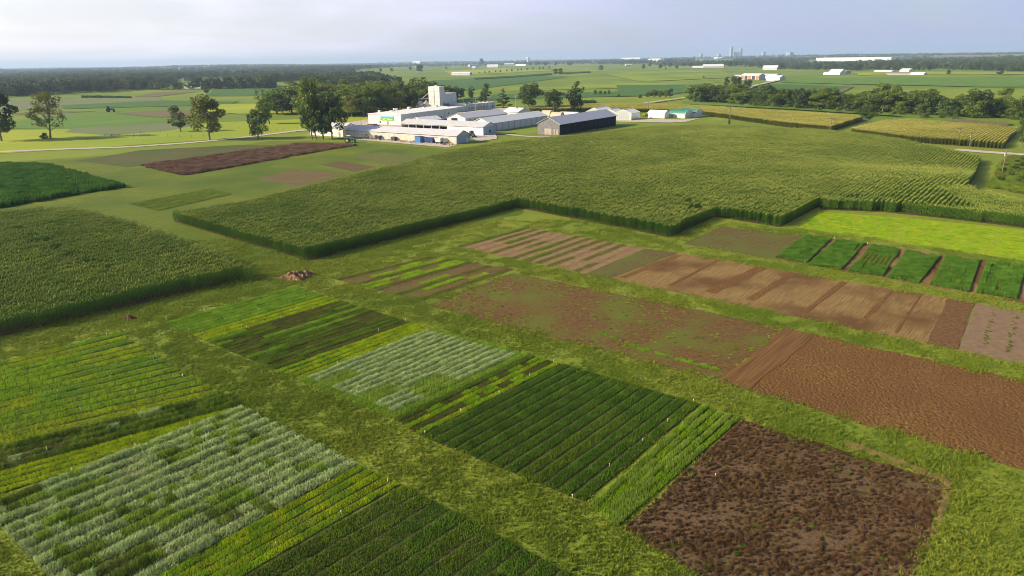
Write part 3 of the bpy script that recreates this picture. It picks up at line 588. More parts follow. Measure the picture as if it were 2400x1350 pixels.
def lobes_for(kind, r):
    Lb = []
    if kind == 'broad':
        for i in range(34):
            a = r.uniform(0, 6.28); z = r.uniform(.24, .90); R_ = .34*math.sin(math.pi*min(1, max(0.05, (z-.10)/.98))**.85)*r.uniform(.45, 1.0); Lb.append((R_*math.cos(a), R_*math.sin(a), z, r.uniform(.075, .15), .8))
    elif kind == 'tall':
        for i in range(34):
            a = r.uniform(0, 6.28); z = r.uniform(.20, .94); R_ = .22*math.sin(math.pi*(z-.08)/.97)*r.uniform(.3, 1.15)+.01; Lb.append((R_*math.cos(a), R_*math.sin(a), z, r.uniform(.055, .115), 1.0))
    elif kind == 'sparse':
        for i in range(46):
            a = r.uniform(0, 6.28); z = r.uniform(.22, .95); R_ = .34*math.sin(math.pi*(z-.05)/1.0)*r.uniform(.2, 1.2); Lb.append((R_*math.cos(a)+.06*z, R_*math.sin(a), z, r.uniform(.05, .105), .8))
    elif kind == 'bush':
        for i in range(24):
            a = r.uniform(0, 6.28); z = r.uniform(.10, .85); R_ = .42*math.sqrt(max(.02, 1-(z-.2)**2/.6))*r.uniform(.2, 1); Lb.append((R_*math.cos(a), R_*math.sin(a), z, r.uniform(.10, .19), .8))
    elif kind == 'pine':
        for i in range(46):
            z = r.uniform(.10, .97); a = r.uniform(0, 6.28); R_ = .30*(1.04-z)*r.uniform(.6, 1.1); Lb.append((R_*math.cos(a), R_*math.sin(a), z, .03+.07*(1-z), .35))
    return Lb
PROTO = {}
def tree_proto(kind, v, lm):
    key = (kind, v, lm.name)
    if key in PROTO: return PROTO[key]
    r = random.Random(v*17+len(kind)); Lb = lobes_for(kind, r)
    nl = {'broad': 125, 'tall': 170, 'sparse': 170, 'bush': 60, 'pine': 260}[kind]
    Q = crown_quads(v*31+len(kind), Lb, nl, {'broad': .024, 'tall': .022, 'sparse': .017, 'bush': .036, 'pine': .018}[kind])
    cr = quads_obj('crown', Q, lm)
    m = MB(); ln = (.04 if kind != 'sparse' else .07); tr = .02
    m.tube((0, 0, -.03), (ln*.5, 0, .25), tr, tr*.75, 7); m.tube((ln*.5, 0, .24), (ln*1.2, .01, .55), tr*.75, tr*.4, 6); m.tube((ln*1.2, .01, .55), (ln, 0, .86), tr*.4, .004, 5)
    for q in Lb[::3]:
        z0 = max(.16, q[2]*.62-.05); m.tube((ln*z0*2, 0, z0), (q[0], q[1], q[2]), .0085, .003, 4, cap=False)
    tk = m.build('trunk', bark, False)
    PROTO[key] = (cr, tk); return PROTO[key]
TREES = {}
def tree(p, H, W, kind, lm, label, group=None, name='tree', rz=None, lean=0.0):
    v = random.randrange(3 if kind in ('broad', 'tall') else 2); cr, tk = tree_proto(kind, v, lm)
    e = empty(name, (p[0], p[1], zf(p[0], p[1])-.1), random.uniform(0, 6.28) if rz is None else rz, label, 'tree' if name != 'shrub' else 'shrub', group)
    k = W/(H*{'broad': .80, 'tall': .54, 'sparse': .80, 'bush': 1.05, 'pine': .62}[kind])
    for src in (cr, tk):
        c = src.copy(); COL.objects.link(c); c.parent = e; c.scale = (H*k, H*k, H)
        if src is tk: c.scale = (H*max(.7, k), H*max(.7, k), H)
        if lean: c.rotation_euler = (0, lean, 0)
    return e
def ptree(bx, by, hp, wp, kind, lm, label, group=None, name='tree', rz=None, lean=0.0):
    p = at(bx, by); d = depth(p); return tree(p, hp*d/FPX/.95, wp*d/FPX, kind, lm, label, group, name, rz, lean)
ptree(4, 331, 116, 92, 'broad', leaf_b, 'tall ragged tree cut off by the left edge of the photo'); ptree(118, 324, 102, 96, 'sparse', leaf_c, 'airy olive tree with thin spreading twigs in the left meadow', rz=0)
ptree(106, 325, 14, 26, 'bush', leaf_b, 'low dark shrub at the foot of the airy olive tree', name='shrub')
ptree(424, 309, 56, 46, 'tall', leaf_b, 'small dark leaning tree in the meadow left of the big round tree', rz=0, lean=-.18); ptree(492, 328, 100, 88, 'broad', leaf_c, 'big round crowned tree standing beside the gravel farm road')
ptree(606, 327, 66, 46, 'tall', leaf_b, 'narrow ragged tree at the bend of the farm road'); ptree(632, 291, 78, 48, 'tall', leaf_a, 'leaning tree with exposed limbs behind the narrow roadside tree', rz=0, lean=-.22)
ptree(486, 222, 26, 19, 'tall', leaf_b, 'small dark tree beside the white hoop tunnel far left')
for bx, hp, wp, km, lb in ((731, 134, 66, leaf_a, 'tallest tree of the clump at the left end of the long shed'), (741, 92, 50, leaf_b, 'dark inner tree of the clump left of the long shed'),
        (757, 94, 56, leaf_b, 'second trunk from the right in the clump by the long shed'), (779, 98, 74, leaf_b, 'rightmost spreading tree of the clump shading the long shed roof')):
    ptree(bx, 327, hp, wp, 'broad' if wp > 60 else 'tall', km, lb)
ptree(1241, 259.5, 62, 58, 'broad', leaf_b, 'large round dark tree behind the small gabled house'); ptree(1297, 265, 54, 44, 'broad', leaf_b, 'medium dark tree behind the dark barn between the round and the tall tree')
ptree(1350, 264, 69, 42, 'tall', leaf_b, 'tall narrow tree above the ridge of the dark barn'); ptree(1179, 252, 42, 44, 'pine', leaf_b, 'dark spreading evergreen at the right end of the flat building')
ptree(1073, 238, 34, 36, 'broad', leaf_b, 'dark tree right of the tall white tower'); ptree(1105, 234, 31, 18, 'tall', leaf_b, 'slim tree between the tower and the evergreen'); ptree(1141, 236, 37, 24, 'tall', leaf_b, 'slim tall tree standing just left of the evergreen')
ptree(1132, 236, 16, 22, 'bush', leaf_b, 'low dark shrub left of the evergreen', name='shrub'); ptree(1046, 263, 22, 22, 'bush', leaf_b, 'dark shrub at the base of the white tower', name='shrub')
ptree(2038, 289, 56, 48, 'tall', leaf_b, 'dark tree standing at the gap between the two golden cornfields'); ptree(2290, 275, 64, 72, 'broad', leaf_b, 'tall broad tree near the right end of the hedge wood')
ptree(2350, 262, 55, 40, 'broad', leaf_a, 'round tree rising behind the right end of the hedge wood'); ptree(2395, 345, 80, 34, 'tall', leaf_b, 'dark tree cut off by the right edge beyond the small golden cornfield')
ptree(2380, 277, 45, 60, 'broad', leaf_a, 'pale leafy tree at the far right of the hedge wood'); ptree(1709, 292, 16, 6, 'bush', leaf_b, 'small dark bush at the foot of a utility pole', name='shrub')
ptree(1875, 252, 44, 40, 'broad', leaf_b, 'tall dark tree standing above the middle of the hedge wood'); ptree(1800, 246, 44, 32, 'tall', leaf_b, 'dark upright tree over the left part of the hedge wood')
ptree(1930, 254, 48, 48, 'sparse', leaf_c, 'thin crowned pale tree above the hedge wood'); ptree(2062, 248, 52, 56, 'broad', leaf_a, 'large rounded tree at the back of the hedge wood'); ptree(2098, 246, 44, 36, 'broad', leaf_a, 'smaller rounded tree beside the large one behind the hedge wood')
ptree(2180, 245, 36, 34, 'broad', leaf_a, 'lone rounded tree behind the right half of the hedge wood')
ptree(1724, 206, 28, 30, 'broad', leaf_b, 'tree just below the open front hay barn'); ptree(1702, 206, 24, 14, 'tall', leaf_b, 'upright tree left of the ones below the hay barn'); ptree(1752, 206, 20, 24, 'broad', leaf_b, 'round tree beside the gravel path to the hay barn')
ordn0 = ['first', 'second', 'third', 'fourth', 'fifth', 'sixth', 'seventh', 'eighth', 'ninth', 'tenth', 'eleventh', 'twelfth', 'thirteenth', 'fourteenth']
SMALL = [(984, 171, 19, 20), (918, 169, 9, 10), (892, 170, 10, 9), (962, 165, 8, 10), (1046, 162, 5, 6), (1129, 154, 16, 14), (1302, 176, 14, 15), (1313, 177, 16, 14), (1408, 166, 12, 14), (1335, 155, 10, 14), (1243, 154, 8, 12), (1259, 154, 9, 18), (1278, 155, 9, 12),
  (1302, 155, 10, 8), (1508, 163, 12, 9), (1524, 157, 9, 8), (1547, 162, 11, 10), (1556, 158, 11, 10), (1571, 158, 10, 11), (1586, 162, 9, 8), (1602, 156, 8, 10), (1618, 156, 8, 12), (1710, 158, 13, 14), (1958, 164, 14, 22), (2222, 175, 10, 12), (2342, 177, 17, 19), (2396, 167, 20, 28), (1649, 183, 5, 6), (1560, 164, 6, 5)]
for i_, b in enumerate(sorted(SMALL)): ptree(*b, 'broad', leaf_b, 'small dark tree %s from the left among those isolated in the distant fields' % (['first', 'second', 'third', 'fourth', 'fifth', 'sixth', 'seventh', 'eighth', 'ninth', 'tenth', 'eleventh', 'twelfth', 'thirteenth', 'fourteenth', 'fifteenth', 'sixteenth', 'seventeenth', 'eighteenth', 'nineteenth', 'twentieth', 'twenty-first', 'twenty-second', 'twenty-third', 'twenty-fourth', 'twenty-fifth', 'twenty-sixth', 'twenty-seventh', 'twenty-eighth', 'twenty-ninth'][i_]), 'isolated trees in the distant fields')
for o_, (x, y, h_, w_) in zip(['first', 'second', 'third', 'fourth', 'fifth', 'sixth', 'seventh', 'eighth'], sorted([(1395, 222, 11, 10), (1407, 222, 10, 9), (1418, 222, 9, 8), (1427, 221, 10, 8), (1273, 224, 10, 12), (1319, 225, 9, 18), (1450, 227, 7, 6), (1500, 230, 9, 10)])): ptree(x, y, h_, w_, 'bush', leaf_b, o_+' small round bush from the left in the row across the dark green field', 'bushes across the dark green field', name='shrub')
for i_ in range(14):
    ptree(1124+i_*12.6+random.uniform(-3, 3), 172.6-i_*.95, 4.2+2*rh(i_), 4+3*rh(i_, 2), 'bush', leaf_b, '%s small bush from left in the far hedge line' % ordn0[i_], 'bushes of the far hedge line', name='shrub')
for o_, x, h_, w_ in (('leftmost', 1519, 15, 18), ('second from the left', 1532, 20, 20), ('middle', 1546, 17, 18), ('fourth from the left', 1560, 19, 18), ('rightmost', 1571, 22, 16)): ptree(x, 230, h_, w_, 'broad', leaf_a, o_+' leafy tree in the short clump behind the green roofed hoop house', 'trees in the short clump behind the hoop house')
def ordn(k):
    w1 = ['first', 'second', 'third', 'fourth', 'fifth', 'sixth', 'seventh', 'eighth', 'ninth', 'tenth', 'eleventh', 'twelfth', 'thirteenth', 'fourteenth', 'fifteenth', 'sixteenth', 'seventeenth', 'eighteenth', 'nineteenth']
    if k <= 19: return w1[k-1]
    return 'twentieth' if k == 20 else (['twenty', 'thirty', 'forty', 'fifty', 'sixty', 'seventy'][k//10-2]+'-'+w1[k % 10-1] if k % 10 else ['thirtieth', 'fortieth', 'fiftieth', 'sixtieth', 'seventieth'][k//10-3])
def relabel(LS, label, nrow):
    rows = {}; LS.sort(key=lambda t: math.hypot(*t[0]))
    # depth rows: rank within the local neighbourhood by azimuth bins
    LS2 = sorted(LS, key=lambda t: math.atan2(*t[0])); n = len(LS2)
    for i, t in enumerate(LS2):
        nb = sorted(LS2[max(0, i-6):i+7], key=lambda q: math.hypot(*q[0])); k = min(nrow-1, nb.index(t)*nrow//len(nb)); rows.setdefault(k, []).append(t)
    nm = ['front edge', 'middle', 'back edge'] if nrow == 3 else ['near side', 'far side']
    what = label.split(' in the ')[-1] if ' in the ' in label else label.split('fringing the ')[-1]
    for k, l in rows.items():
        for i, t in enumerate(l): t[1]['label'] = '%s %s %s from left, %s of the %s' % (t[2], 'bush' if 'bush' in label else 'tree', ordn(i+1), nm[k], what)
def wood(polyp, sp, H, kinds, label, group, seed=3, jitH=.25, name='tree', wr=.8):
    r = random.Random(seed); LS = []; P = wpoly(polyp); xs = [p.x for p in P]; ys = [p.y for p in P]; c = 0
    y = min(ys)
    while y < max(ys):
        x = min(xs)+r.uniform(0, sp)
        while x < max(xs):
            q = (x+r.uniform(-.35, .35)*sp, y+r.uniform(-.35, .35)*sp)
            if inside([(p.x, p.y) for p in P], np.array([q[0]]), np.array([q[1]]))[0]:
                kd, lm, f = r.choice(kinds); h_ = H*f*r.uniform(1-jitH, 1+jitH); LS.append((q, tree(q, h_, h_*wr*r.uniform(.8, 1.25), kd, lm, label, group, name), {'leaves_olive': 'olive', 'leaves_green': 'mid green', 'leaves_dark': 'dark green'}[lm.name])); c += 1
            x += sp
        y += sp
    relabel(LS, label, 3 if c > 40 else 2)
    print(group, c)
wood([(635, 271), (700, 274), (830, 275), (900, 268), (960, 262), (1060, 256), (1060, 240), (1000, 232), (760, 238), (640, 252)], 14.5, 16.5, [('broad', leaf_a, 1), ('broad', leaf_c, 1.0), ('tall', leaf_a, 1.1), ('broad', leaf_b, .9)],
     'leafy tree massed in the wood behind the mural building', 'trees of the wood behind the mural building', wr=1.05)
wood([(1612, 239), (1700, 242), (1850, 253), (1990, 262), (2110, 268), (2284, 277), (2420, 283), (2420, 270), (2200, 258), (2000, 250), (1800, 234), (1690, 222), (1640, 224)], 11.0, 10.5, [('bush', leaf_b, 1), ('bush', leaf_b, .8), ('bush', leaf_a, .8), ('broad', leaf_a, 1.05)],
     'dark rounded tree massed in the hedge wood on the right', 'trees of the hedge wood on the right', 5, wr=1.35)
wood([(2335, 430), (2350, 385), (2380, 372), (2480, 380), (2480, 470), (2400, 452)], 6, 1.9, [('bush', leaf_b, 1), ('bush', leaf_a, .8)], 'low dark bush in the rough ground at the right edge', 'bushes at the right edge', 6, name='shrub', wr=1.3)
wood([(1700, 244), (1990, 264), (2280, 279), (2280, 282), (2000, 268), (1700, 246)], 9, 3.4, [('bush', leaf_a, 1)], 'low bush fringing the front of the hedge wood', 'bushes fringing the hedge wood', 8, name='shrub', wr=1.3)
RG = [tuple(p) for p in wpoly([(2318, 440), (2345, 385), (2372, 366), (2430, 372), (2500, 480), (2405, 458)])]
fill_scatter('rough_grass', 'tall dark rough grass in the wet corner at the right edge', 'grass', RG, 1.0, ['olive', 'mid', 'olive'], hs=2.6, wscale=1.5)
# far wood: thousands of trees that read as one mass
def far_wood():
    low = wpoly([(-400, 245), (0, 228), (100, 225), (170, 221), (300, 212), (600, 208), (700, 207), (790, 214), (900, 213), (940, 208), (900, 188), (830, 172), (820, 168), (917, 158.5), (1062, 155), (1180, 153), (1300, 151), (1500, 153), (1700, 155), (1775, 160), (1920, 164), (2025, 166), (2400, 168), (2700, 175)])
    up = []
    n = 42000; d = np.exp(rng.uniform(math.log(780), math.log(13000), n)); a = np.radians(rng.uniform(-44, 44, n)); X = d*np.sin(a); Y = d*np.cos(a)
    la = np.array([math.atan2(p.x, p.y) for p in low]); ld = np.array([p.length for p in low])
    k = np.zeros(n, bool); P = [(p.x, p.y) for p in low]+[(low[-1].x*20, low[-1].y*20), (low[0].x*20, low[0].y*20)]
    k = inside(P, X, Y)
    clear = [[(250, 196), (265, 193), (330, 191), (330, 195)], [(100, 205), (120, 202), (210, 198), (215, 201)], [(340, 208), (420, 193), (520, 187), (640, 188), (640, 199), (430, 209)], [(650, 208), (640, 195), (720, 190), (780, 200), (740, 207)], [(1880, 152), (1900, 141), (2120, 139), (2180, 145), (2000, 150)], [(2140, 142), (2190, 131), (2400, 129), (2500, 134), (2300, 141)],
             [(1620, 146), (1640, 140), (1720, 140), (1720, 147)], [(2200, 160), (2180, 154), (2260, 152), (2300, 156)]]
    for c in clear: k &= ~inside([tuple(p) for p in wpoly(c)], X, Y)
    X, Y, d = X[k], Y[k], d[k]
    pn = np.array([mnoise.noise(Vector((x/260, y/520, 2))) for x, y in zip(X, Y)]); k = (pn > -.28) | (rng.random(len(X)) < .25); k &= ~((pn > .42) & (d > 1500) & (rng.random(len(X)) < .9)); X, Y, d = X[k], Y[k], d[k]
    n = len(X); s = 14*rng.uniform(.65, 1.25, n)*(1+.12*np.clip((d-2000)/4000, 0, 1)); pr = []
    for v in range(4):
        r = random.Random(v); Lb = lobes_for('broad' if v % 2 else 'bush', r)[:22]; q = crown_quads(v, Lb, 16, .055); pr.append(quads_obj('far_crown', q, leaf_far))
    scatter('wood', 'hazy dark wood filling the distance below the horizon', 'wood', np.stack([X, Y, Z(X, Y)-.4], 1), np.stack([np.zeros(n), np.zeros(n), rng.uniform(0, 6.28, n)], 1),
            np.stack([s*rng.uniform(.9, 1.4, n), s*rng.uniform(.9, 1.4, n), s], 1), rng.integers(0, 4, n), pr)
    print('far wood', n)
far_wood()
# ------------------------------------------------------------------ buildings
white = panel_mat('white_siding', (.58, .59, .60), .14, rib=2.2); white_roof = panel_mat('pale_metal_roof', (.50, .51, .55), .12, rib=1.6, rough=.4, spec=.5)
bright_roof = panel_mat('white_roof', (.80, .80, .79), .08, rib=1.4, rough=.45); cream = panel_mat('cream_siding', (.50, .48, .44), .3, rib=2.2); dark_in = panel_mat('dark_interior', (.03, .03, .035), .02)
barnwood = noise_mat('weathered_boards', (.10, .10, .11), (.22, .22, .23), 2.2, stretch=(0, 3, .5), objspace=True, bump=.6, bscale=6, bdist=.05)
barnshade = noise_mat('shade_black_boards', (.003, .006, .013), (.010, .014, .025), .8, stretch=(0, 3, .5), objspace=True, bump=.6, bscale=6, bdist=.05)  # dark boards, deepened to blue-black for the deep shade on the long side
doorwood = noise_mat('bleached_door', (.28, .24, .22), (.40, .35, .31), 2, objspace=True); trim = panel_mat('grey_trim', (.22, .22, .23), .05); glassm = None
steel = panel_mat('galvanised_steel', (.55, .56, .57), .2, rough=.35, metal=.6, rib=3); tanm = panel_mat('tan_cover', (.48, .40, .29), .1); greenm = panel_mat('green_cover', (.02, .17, .11), .05)
blackm = panel_mat('black_rubber', (.02, .02, .02), .03); woodpole = noise_mat('pole_wood', (.12, .09, .07), (.22, .17, .13), 1.5, objspace=True)
def simple(n, c, **k): return panel_mat('paint_'+n, c, .06, **k)
def mk_glass():
    m = nmat('greenhouse_glazing'); t = m.node_tree; N = t.nodes.new
    p = N('ShaderNodeBsdfPrincipled'); p.inputs['Base Color'].default_value = (.62, .68, .72, 1); p.inputs['Roughness'].default_value = .25
    tr = N('ShaderNodeBsdfTransparent'); x = N('ShaderNodeMixShader'); x.inputs[0].default_value = .55; o = N('ShaderNodeOutputMaterial')
    t.links.new(tr.outputs[0], x.inputs[1]); t.links.new(p.outputs[0], x.inputs[2]); t.links.new(x.outputs[0], o.inputs[0]); return m
glassm = mk_glass(); carglass = panel_mat('car_glass', (.03, .035, .045), .0, rough=.1, spec=.8)
def azv(a): a = math.radians(a); return Vector((math.sin(a), math.cos(a)))
class Bld:
    """local x runs along azimuth az, local y along az-90, origin at a ground corner"""
    def __init__(s, name, O, az, L, W, label, cat='building', group=None, from_end=False, sink=.0):
        O = Vector(O); s.L, s.W = L, W
        if from_end: O = O - azv(az)*L
        c = O+azv(az)*L/2+azv(az-90)*W/2; s.z0 = zf(c.x, c.y)
        s.e = empty(name, (O.x, O.y, s.z0-sink), math.pi/2-math.radians(az), label, cat, group)
    def part(s, name, mb, m, label=None, parent=None):
        o = mb.build(name, m, parent or s.e); 
        if label: o['label'] = label
        return o
    def gable(s, e, r, wm, rm, o=.4, th=.16, x0=0, x1=None, y0=0, y1=None, base=-.6):
        x1 = s.L if x1 is None else x1; y1 = s.W if y1 is None else y1; mid = (y0+y1)/2
        w_ = s.part('wall', MB().prism([(y0, base), (y1, base), (y1, e), (mid, r), (y0, e)], x0, x1, 'x'), wm)
        k = (r-e)/((y1-y0)/2); g = .03
        rf = s.part('roof', MB().prism([(y0-o, e-o*k+g), (mid, r+g), (y1+o, e-o*k+g), (y1+o, e-o*k+g+th), (mid, r+g+th), (y0-o, e-o*k+g+th)], x0-o, x1+o, 'x'), rm)
        return w_, rf
    def flat(s, e, wm, rm, x0=0, x1=None, y0=0, y1=None, par=.35, z0=-.6):
        x1 = s.L if x1 is None else x1; y1 = s.W if y1 is None else y1
        w_ = s.part('wall', MB().box((x0, y0, z0), (x1, y1, e)), wm)
        m = MB().box((x0-.12, y0-.12, e+.003), (x1+.12, y1+.12, e+.15))
        rf = s.part('roof', m, rm); return w_, rf
    def rect(s, name, side, a, b, z0, z1, m, t=.06, label=None, parent=None):
        """panel proud of a wall: side in y0 (front long), y1, x0, x1"""
        if side == 'y0': mb = MB().box((a, -t, z0), (b, -.004, z1))
        elif side == 'y1': mb = MB().box((a, s.W+.004, z0), (b, s.W+t, z1))
        elif side == 'x0': mb = MB().box((-t, a, z0), (-.004, b, z1))
        else: mb = MB().box((s.L+.004, a, z0), (s.L+t, b, z1))
        return s.part(name, mb, m, label, parent)
def hgt(bx, by, tx, ty):
    """height of a vertical edge from its base and top pixels"""
    p = at(bx, by); lo, hi = 0, 60
    for _ in range(30):
        m_ = (lo+hi)/2; v = CM.to_3x3().inverted() @ Vector((p.x, p.y, zf(p.x, p.y)+m_-HC)); py = 675+FPX*v.y/v.z
        if py > ty: lo = m_
        else: hi = m_
    return lo
# long low shed in front (long side faces the camera left)
R1 = at(1071, 338); B1AZ = 123.2; L1 = (at(820.8, 304.2, 3.6)-at(1070, 318.5, 3.6)).length
b = Bld('long_shed', R1, B1AZ, L1, 9.2, 'long low white shed with farm machinery lined up along its wall', from_end=True, cat='shed'); b.W = 9.2
# local y runs toward az-90 = 33: away from camera
b.gable(3.7, 5.5, cream, white_roof, .45)
b.rect('end_wall', 'x1', .05, 9.15, -.5, 3.55, simple('blue_shade', (.30, .37, .45), rib=2.2)); b.rect('door', 'x1', 6.6, 8.2, 0, 2.3, white, .10)  # right-hand gable end: its bluish shade is painted into the panel colour
b.rect('gutter', 'y0', .1, L1-.1, 3.32, 3.5, trim, .12); b.rect('corner_trim', 'y0', L1-.5, L1-.2, 0, 3.3, trim, .05)
O = at(804.5, 321); Lw = 23
b = Bld('shed_wing', O, B1AZ, Lw, 10.5, 'white shed wing behind the tree clump at the left end of the long shed', from_end=True, cat='shed')
b.gable(3.9, 6.0, white, white_roof, .35); b.rect('door', 'y0', Lw-3.0, Lw-1.8, 0, 2.2, trim); b.rect('window', 'y0', Lw-8, Lw-7, 1.2, 2.2, carglass)
# open-front machine shed
h2 = 4.2; R2 = at(1133, 318); L2 = (at(955, 289.4, h2)-at(1133, 299.4, h2)).length
b = Bld('machine_shed', R2, B1AZ, L2, 10.8, 'white machine shed with six open bays and four closed white doors', from_end=True, cat='shed')
xo = L2*.585
b.part('wall', MB().box((0, 10.5, -.5), (L2, 10.8, h2)).box((0, 0, -.5), (.3, 10.5, h2)).prism([(0, -.5), (10.5, -.5), (10.5, h2), (5.4, h2+1.7), (0, h2)], xo, L2, 'x').prism([(0.0, h2-.02), (10.8, h2-.02), (5.4, h2+1.7)], 0, .3, 'x').box((.3, 0, h2-.55), (xo, .25, h2)), white)
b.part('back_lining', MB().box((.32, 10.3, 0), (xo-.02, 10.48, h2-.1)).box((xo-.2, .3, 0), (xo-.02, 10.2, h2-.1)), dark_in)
b.part('bay_floor', MB().box((.3, .3, -.3), (xo-.2, 10.2, .06)), simple('bare_earth', (.12, .09, .07)))
for i in range(7): x = .15+i*(xo-.3)/6; b.part('post', MB().box((x-.15, .01, -.3), (x+.15, .24, h2-.57)), cream)
k = 1.7/5.4
b.part('roof', MB().prism([(-.5, h2-.5*k+.03), (5.4, h2+1.73), (11.3, h2-.5*k+.03), (11.3, h2-.5*k+.2), (5.4, h2+1.9), (-.5, h2-.5*k+.2)], -.4, L2+.4, 'x'), white_roof)
for i in range(4):
    a_ = xo+.35+i*(L2-xo-.5)/4; b.rect('sliding_door', 'y0', a_+.12, a_+(L2-xo-.5)/4-.12, .05, h2-.5, bright_roof, .09)
b.rect('end_wall', 'x1', .1, 10.7, -.4, h2-.1, simple('blue_shade', (.30, .37, .45), rib=2.2)); b.rect('window', 'x1', 4.8, 6.2, 1.2, 2.4, carglass, .1)  # end panel coloured with the blue shade of this gable
MSHED = b
# small roof between
p = at(975.8, 275.5, 5.2); q = at(1021.7, 271.2, 5.2); L3 = (q-p).length; az3 = math.degrees(math.atan2((q-p).x, (q-p).y))
b = Bld('small_shed', p-azv(az3-90)*4.2, az3, L3, 8.4, 'small white gabled shed between the machine shed and the mural building', cat='shed'); b.gable(3.6, 5.2, white, bright_roof, .5)
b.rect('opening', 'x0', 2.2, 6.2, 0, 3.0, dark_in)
# mural building
AZ4 = 28.2; O4 = at(941, 293.8); L4 = (at(1089, 254, 5.8)-at(941, 270, 5.8)).length; W4 = 23.5
b = Bld('mural_building', O4, AZ4, L4, W4, 'large white flat roofed building with a painted landscape panel on its end wall')
b.gable(5.8, 6.7, white, bright_roof, .15, th=.2)
mur = nmat('mural_paint'); t = mur.node_tree; N = t.nodes.new; K = t.links.new
tcn = N('ShaderNodeTexCoord'); sp = N('ShaderNodeSeparateXYZ'); K(tcn.outputs['Object'], sp.inputs[0]); nn = N('ShaderNodeTexNoise'); nn.inputs['Scale'].default_value = .9; nn.inputs['Detail'].default_value = 4; K(tcn.outputs['Object'], nn.inputs[0])
ma = N('ShaderNodeMath'); ma.operation = 'MULTIPLY_ADD'; ma.inputs[1].default_value = 1.6; K(nn.outputs['Fac'], ma.inputs[0]); K(sp.outputs['Z'], ma.inputs[2])
mr = N('ShaderNodeMapRange'); mr.inputs[1].default_value = 2.3; mr.inputs[2].default_value = 6.4; K(ma.outputs[0], mr.inputs[0]); cr = N('ShaderNodeValToRGB'); K(mr.outputs[0], cr.inputs[0])
cr.color_ramp.interpolation = 'CONSTANT'; el = cr.color_ramp.elements; el[0].color = (.30, .50, .10, 1); el[1].position = .25; el[1].color = (.06, .30, .03, 1)
for ps, c in ((.38, (.55, .62, .35, 1)), (.46, (.07, .32, .05, 1)), (.58, (.08, .22, .25, 1)), (.64, (.16, .42, .62, 1)), (.82, (.30, .52, .70, 1)), (.92, (.20, .45, .68, 1))):
    e_ = el.new(ps); e_.color = c
pb = N('ShaderNodeBsdfPrincipled'); om = N('ShaderNodeOutputMaterial'); K(cr.outputs[0], pb.inputs['Base Color']); K(pb.outputs[0], om.inputs[0])
b.rect('mural', 'x0', 5.2, 14.6, 2.3, 5.2, mur, .12, 'painted panel of green hills under a blue sky')
b.rect('door', 'x0', 9.0, 10.1, 0, 2.1, trim); b.rect('sign', 'x0', 11.6, 12.9, 1.0, 1.8, simple('sign_white', (.6, .5, .5))); b.rect('window', 'x0', 14.5, 15.4, 1.0, 1.9, carglass)
for x in (6.0, L4*.68): b.rect('door', 'y0', x, x+1.1, 0, 2.2, dark_in)
b.rect('window', 'y0', L4*.82, L4*.82+1, 2.8, 3.6, carglass)
for x in (L4*.25, L4*.5, L4*.75): b.rect('joint', 'y0', x, x+.1, 0, 5.6, trim, .03)
for x, y, w_, h_ in ((4, 18, 1.6, .8), (8, 12, 2.6, .5), (14, 15, 1.2, 1.4), (20, 18, 1.6, .9), (26, 13, 1.0, .8), (33, 18, 2.2, .9), (40, 12, 1.2, .7), (52, 11, 2.2, .7)): b.part('roof_vent', MB().box((x, y, 6.0), (x+w_, y+w_*.8, 6.8+h_)), simple('vent', (.5, .48, .46)))
b.rect('rim', 'x0', .05, W4-.05, 5.45, 5.62, simple('rim_orange', (.45, .17, .08)), .03)
# tall tower and annex
O5 = at(1032, 262); T5 = hgt(1032, 262, 1030, 203.4)
b = Bld('grain_tower', O5, AZ4, 6.2, 9.4, 'tall windowless white tower rising behind the mural building', 'tower'); b.flat(T5, white, bright_roof)
b.rect('ladder', 'x0', 4.4, 4.9, 0, T5-.5, steel, .12); b.part('roof_box', MB().box((2.5, 4, T5+.15), (4, 5.5, T5+.9)), white)
for z in (T5*.2, T5*.4, T5*.6, T5*.8): b.rect('seam', 'x0', .05, 9.35, z, z+.08, trim, .02)
Oa = O5+azv(AZ4)*6.45
b = Bld('tower_annex', Oa, AZ4, 15.5, 8, 'lower white block joined behind the tall tower', 'building'); b.flat(T5*.70, white, bright_roof); b.part('roof_box', MB().box((4, 3, T5*.70+.15), (5.5, 4.5, T5*.70+1)), white)
# grain bins
def grain_bin(p, r, h, label):
    e = empty('grain_bin', (p.x, p.y, zf(*p)), .3, label, 'grain bin', 'grain bins beside the tower')
    m = MB().lathe([(r, -.5), (r, h), (r, h)], 28); m.build('wall', steel, e, smooth=False)
    for i in range(4): MB().lathe([(r+.01, h*(i+1)/5-.05), (r+.07, h*(i+1)/5), (r+.01, h*(i+1)/5+.05)], 28).build('band', steel, e)
    MB().lathe([(r+.15, h-.05), (.5, h+r*.62), (.5, h+r*.62+.35), (.0, h+r*.62+.5)], 28).build('roof', steel, e)
    return e
bp = [at(985, 261), at(1000, 260), at(1013, 258)]
grain_bin(bp[0], 2.1, 5.6, 'leftmost round steel grain bin behind the mural building'); grain_bin(bp[1], 2.1, 5.8, 'middle round steel grain bin behind the mural building'); grain_bin(bp[2], 2.2, 6.0, 'round steel grain bin closest to the tower')
e = empty('conveyor', (bp[1].x, bp[1].y, 0), 0, 'sloping steel conveyor leg running from the bins up to the tower', 'conveyor')
tp = O5-bp[1]; MB().tube((-3, 0, 8.6), (tp.x-6, tp.y+4, 14.5), .28, .28, 6).build('tube', steel, e); MB().tube((-5.5, -.3, 8.4), (1.5, .2, 8.7), .25, .25, 6).build('tube', steel, e)
for x, z in ((-3, 8.6), (0, 8.6)): MB().tube((x-.5, 0, 0), (x, 0, z), .1, .1, 5).tube((x+.6, .5, 0), (x, 0, z), .1, .1, 5).build('support', steel, e)
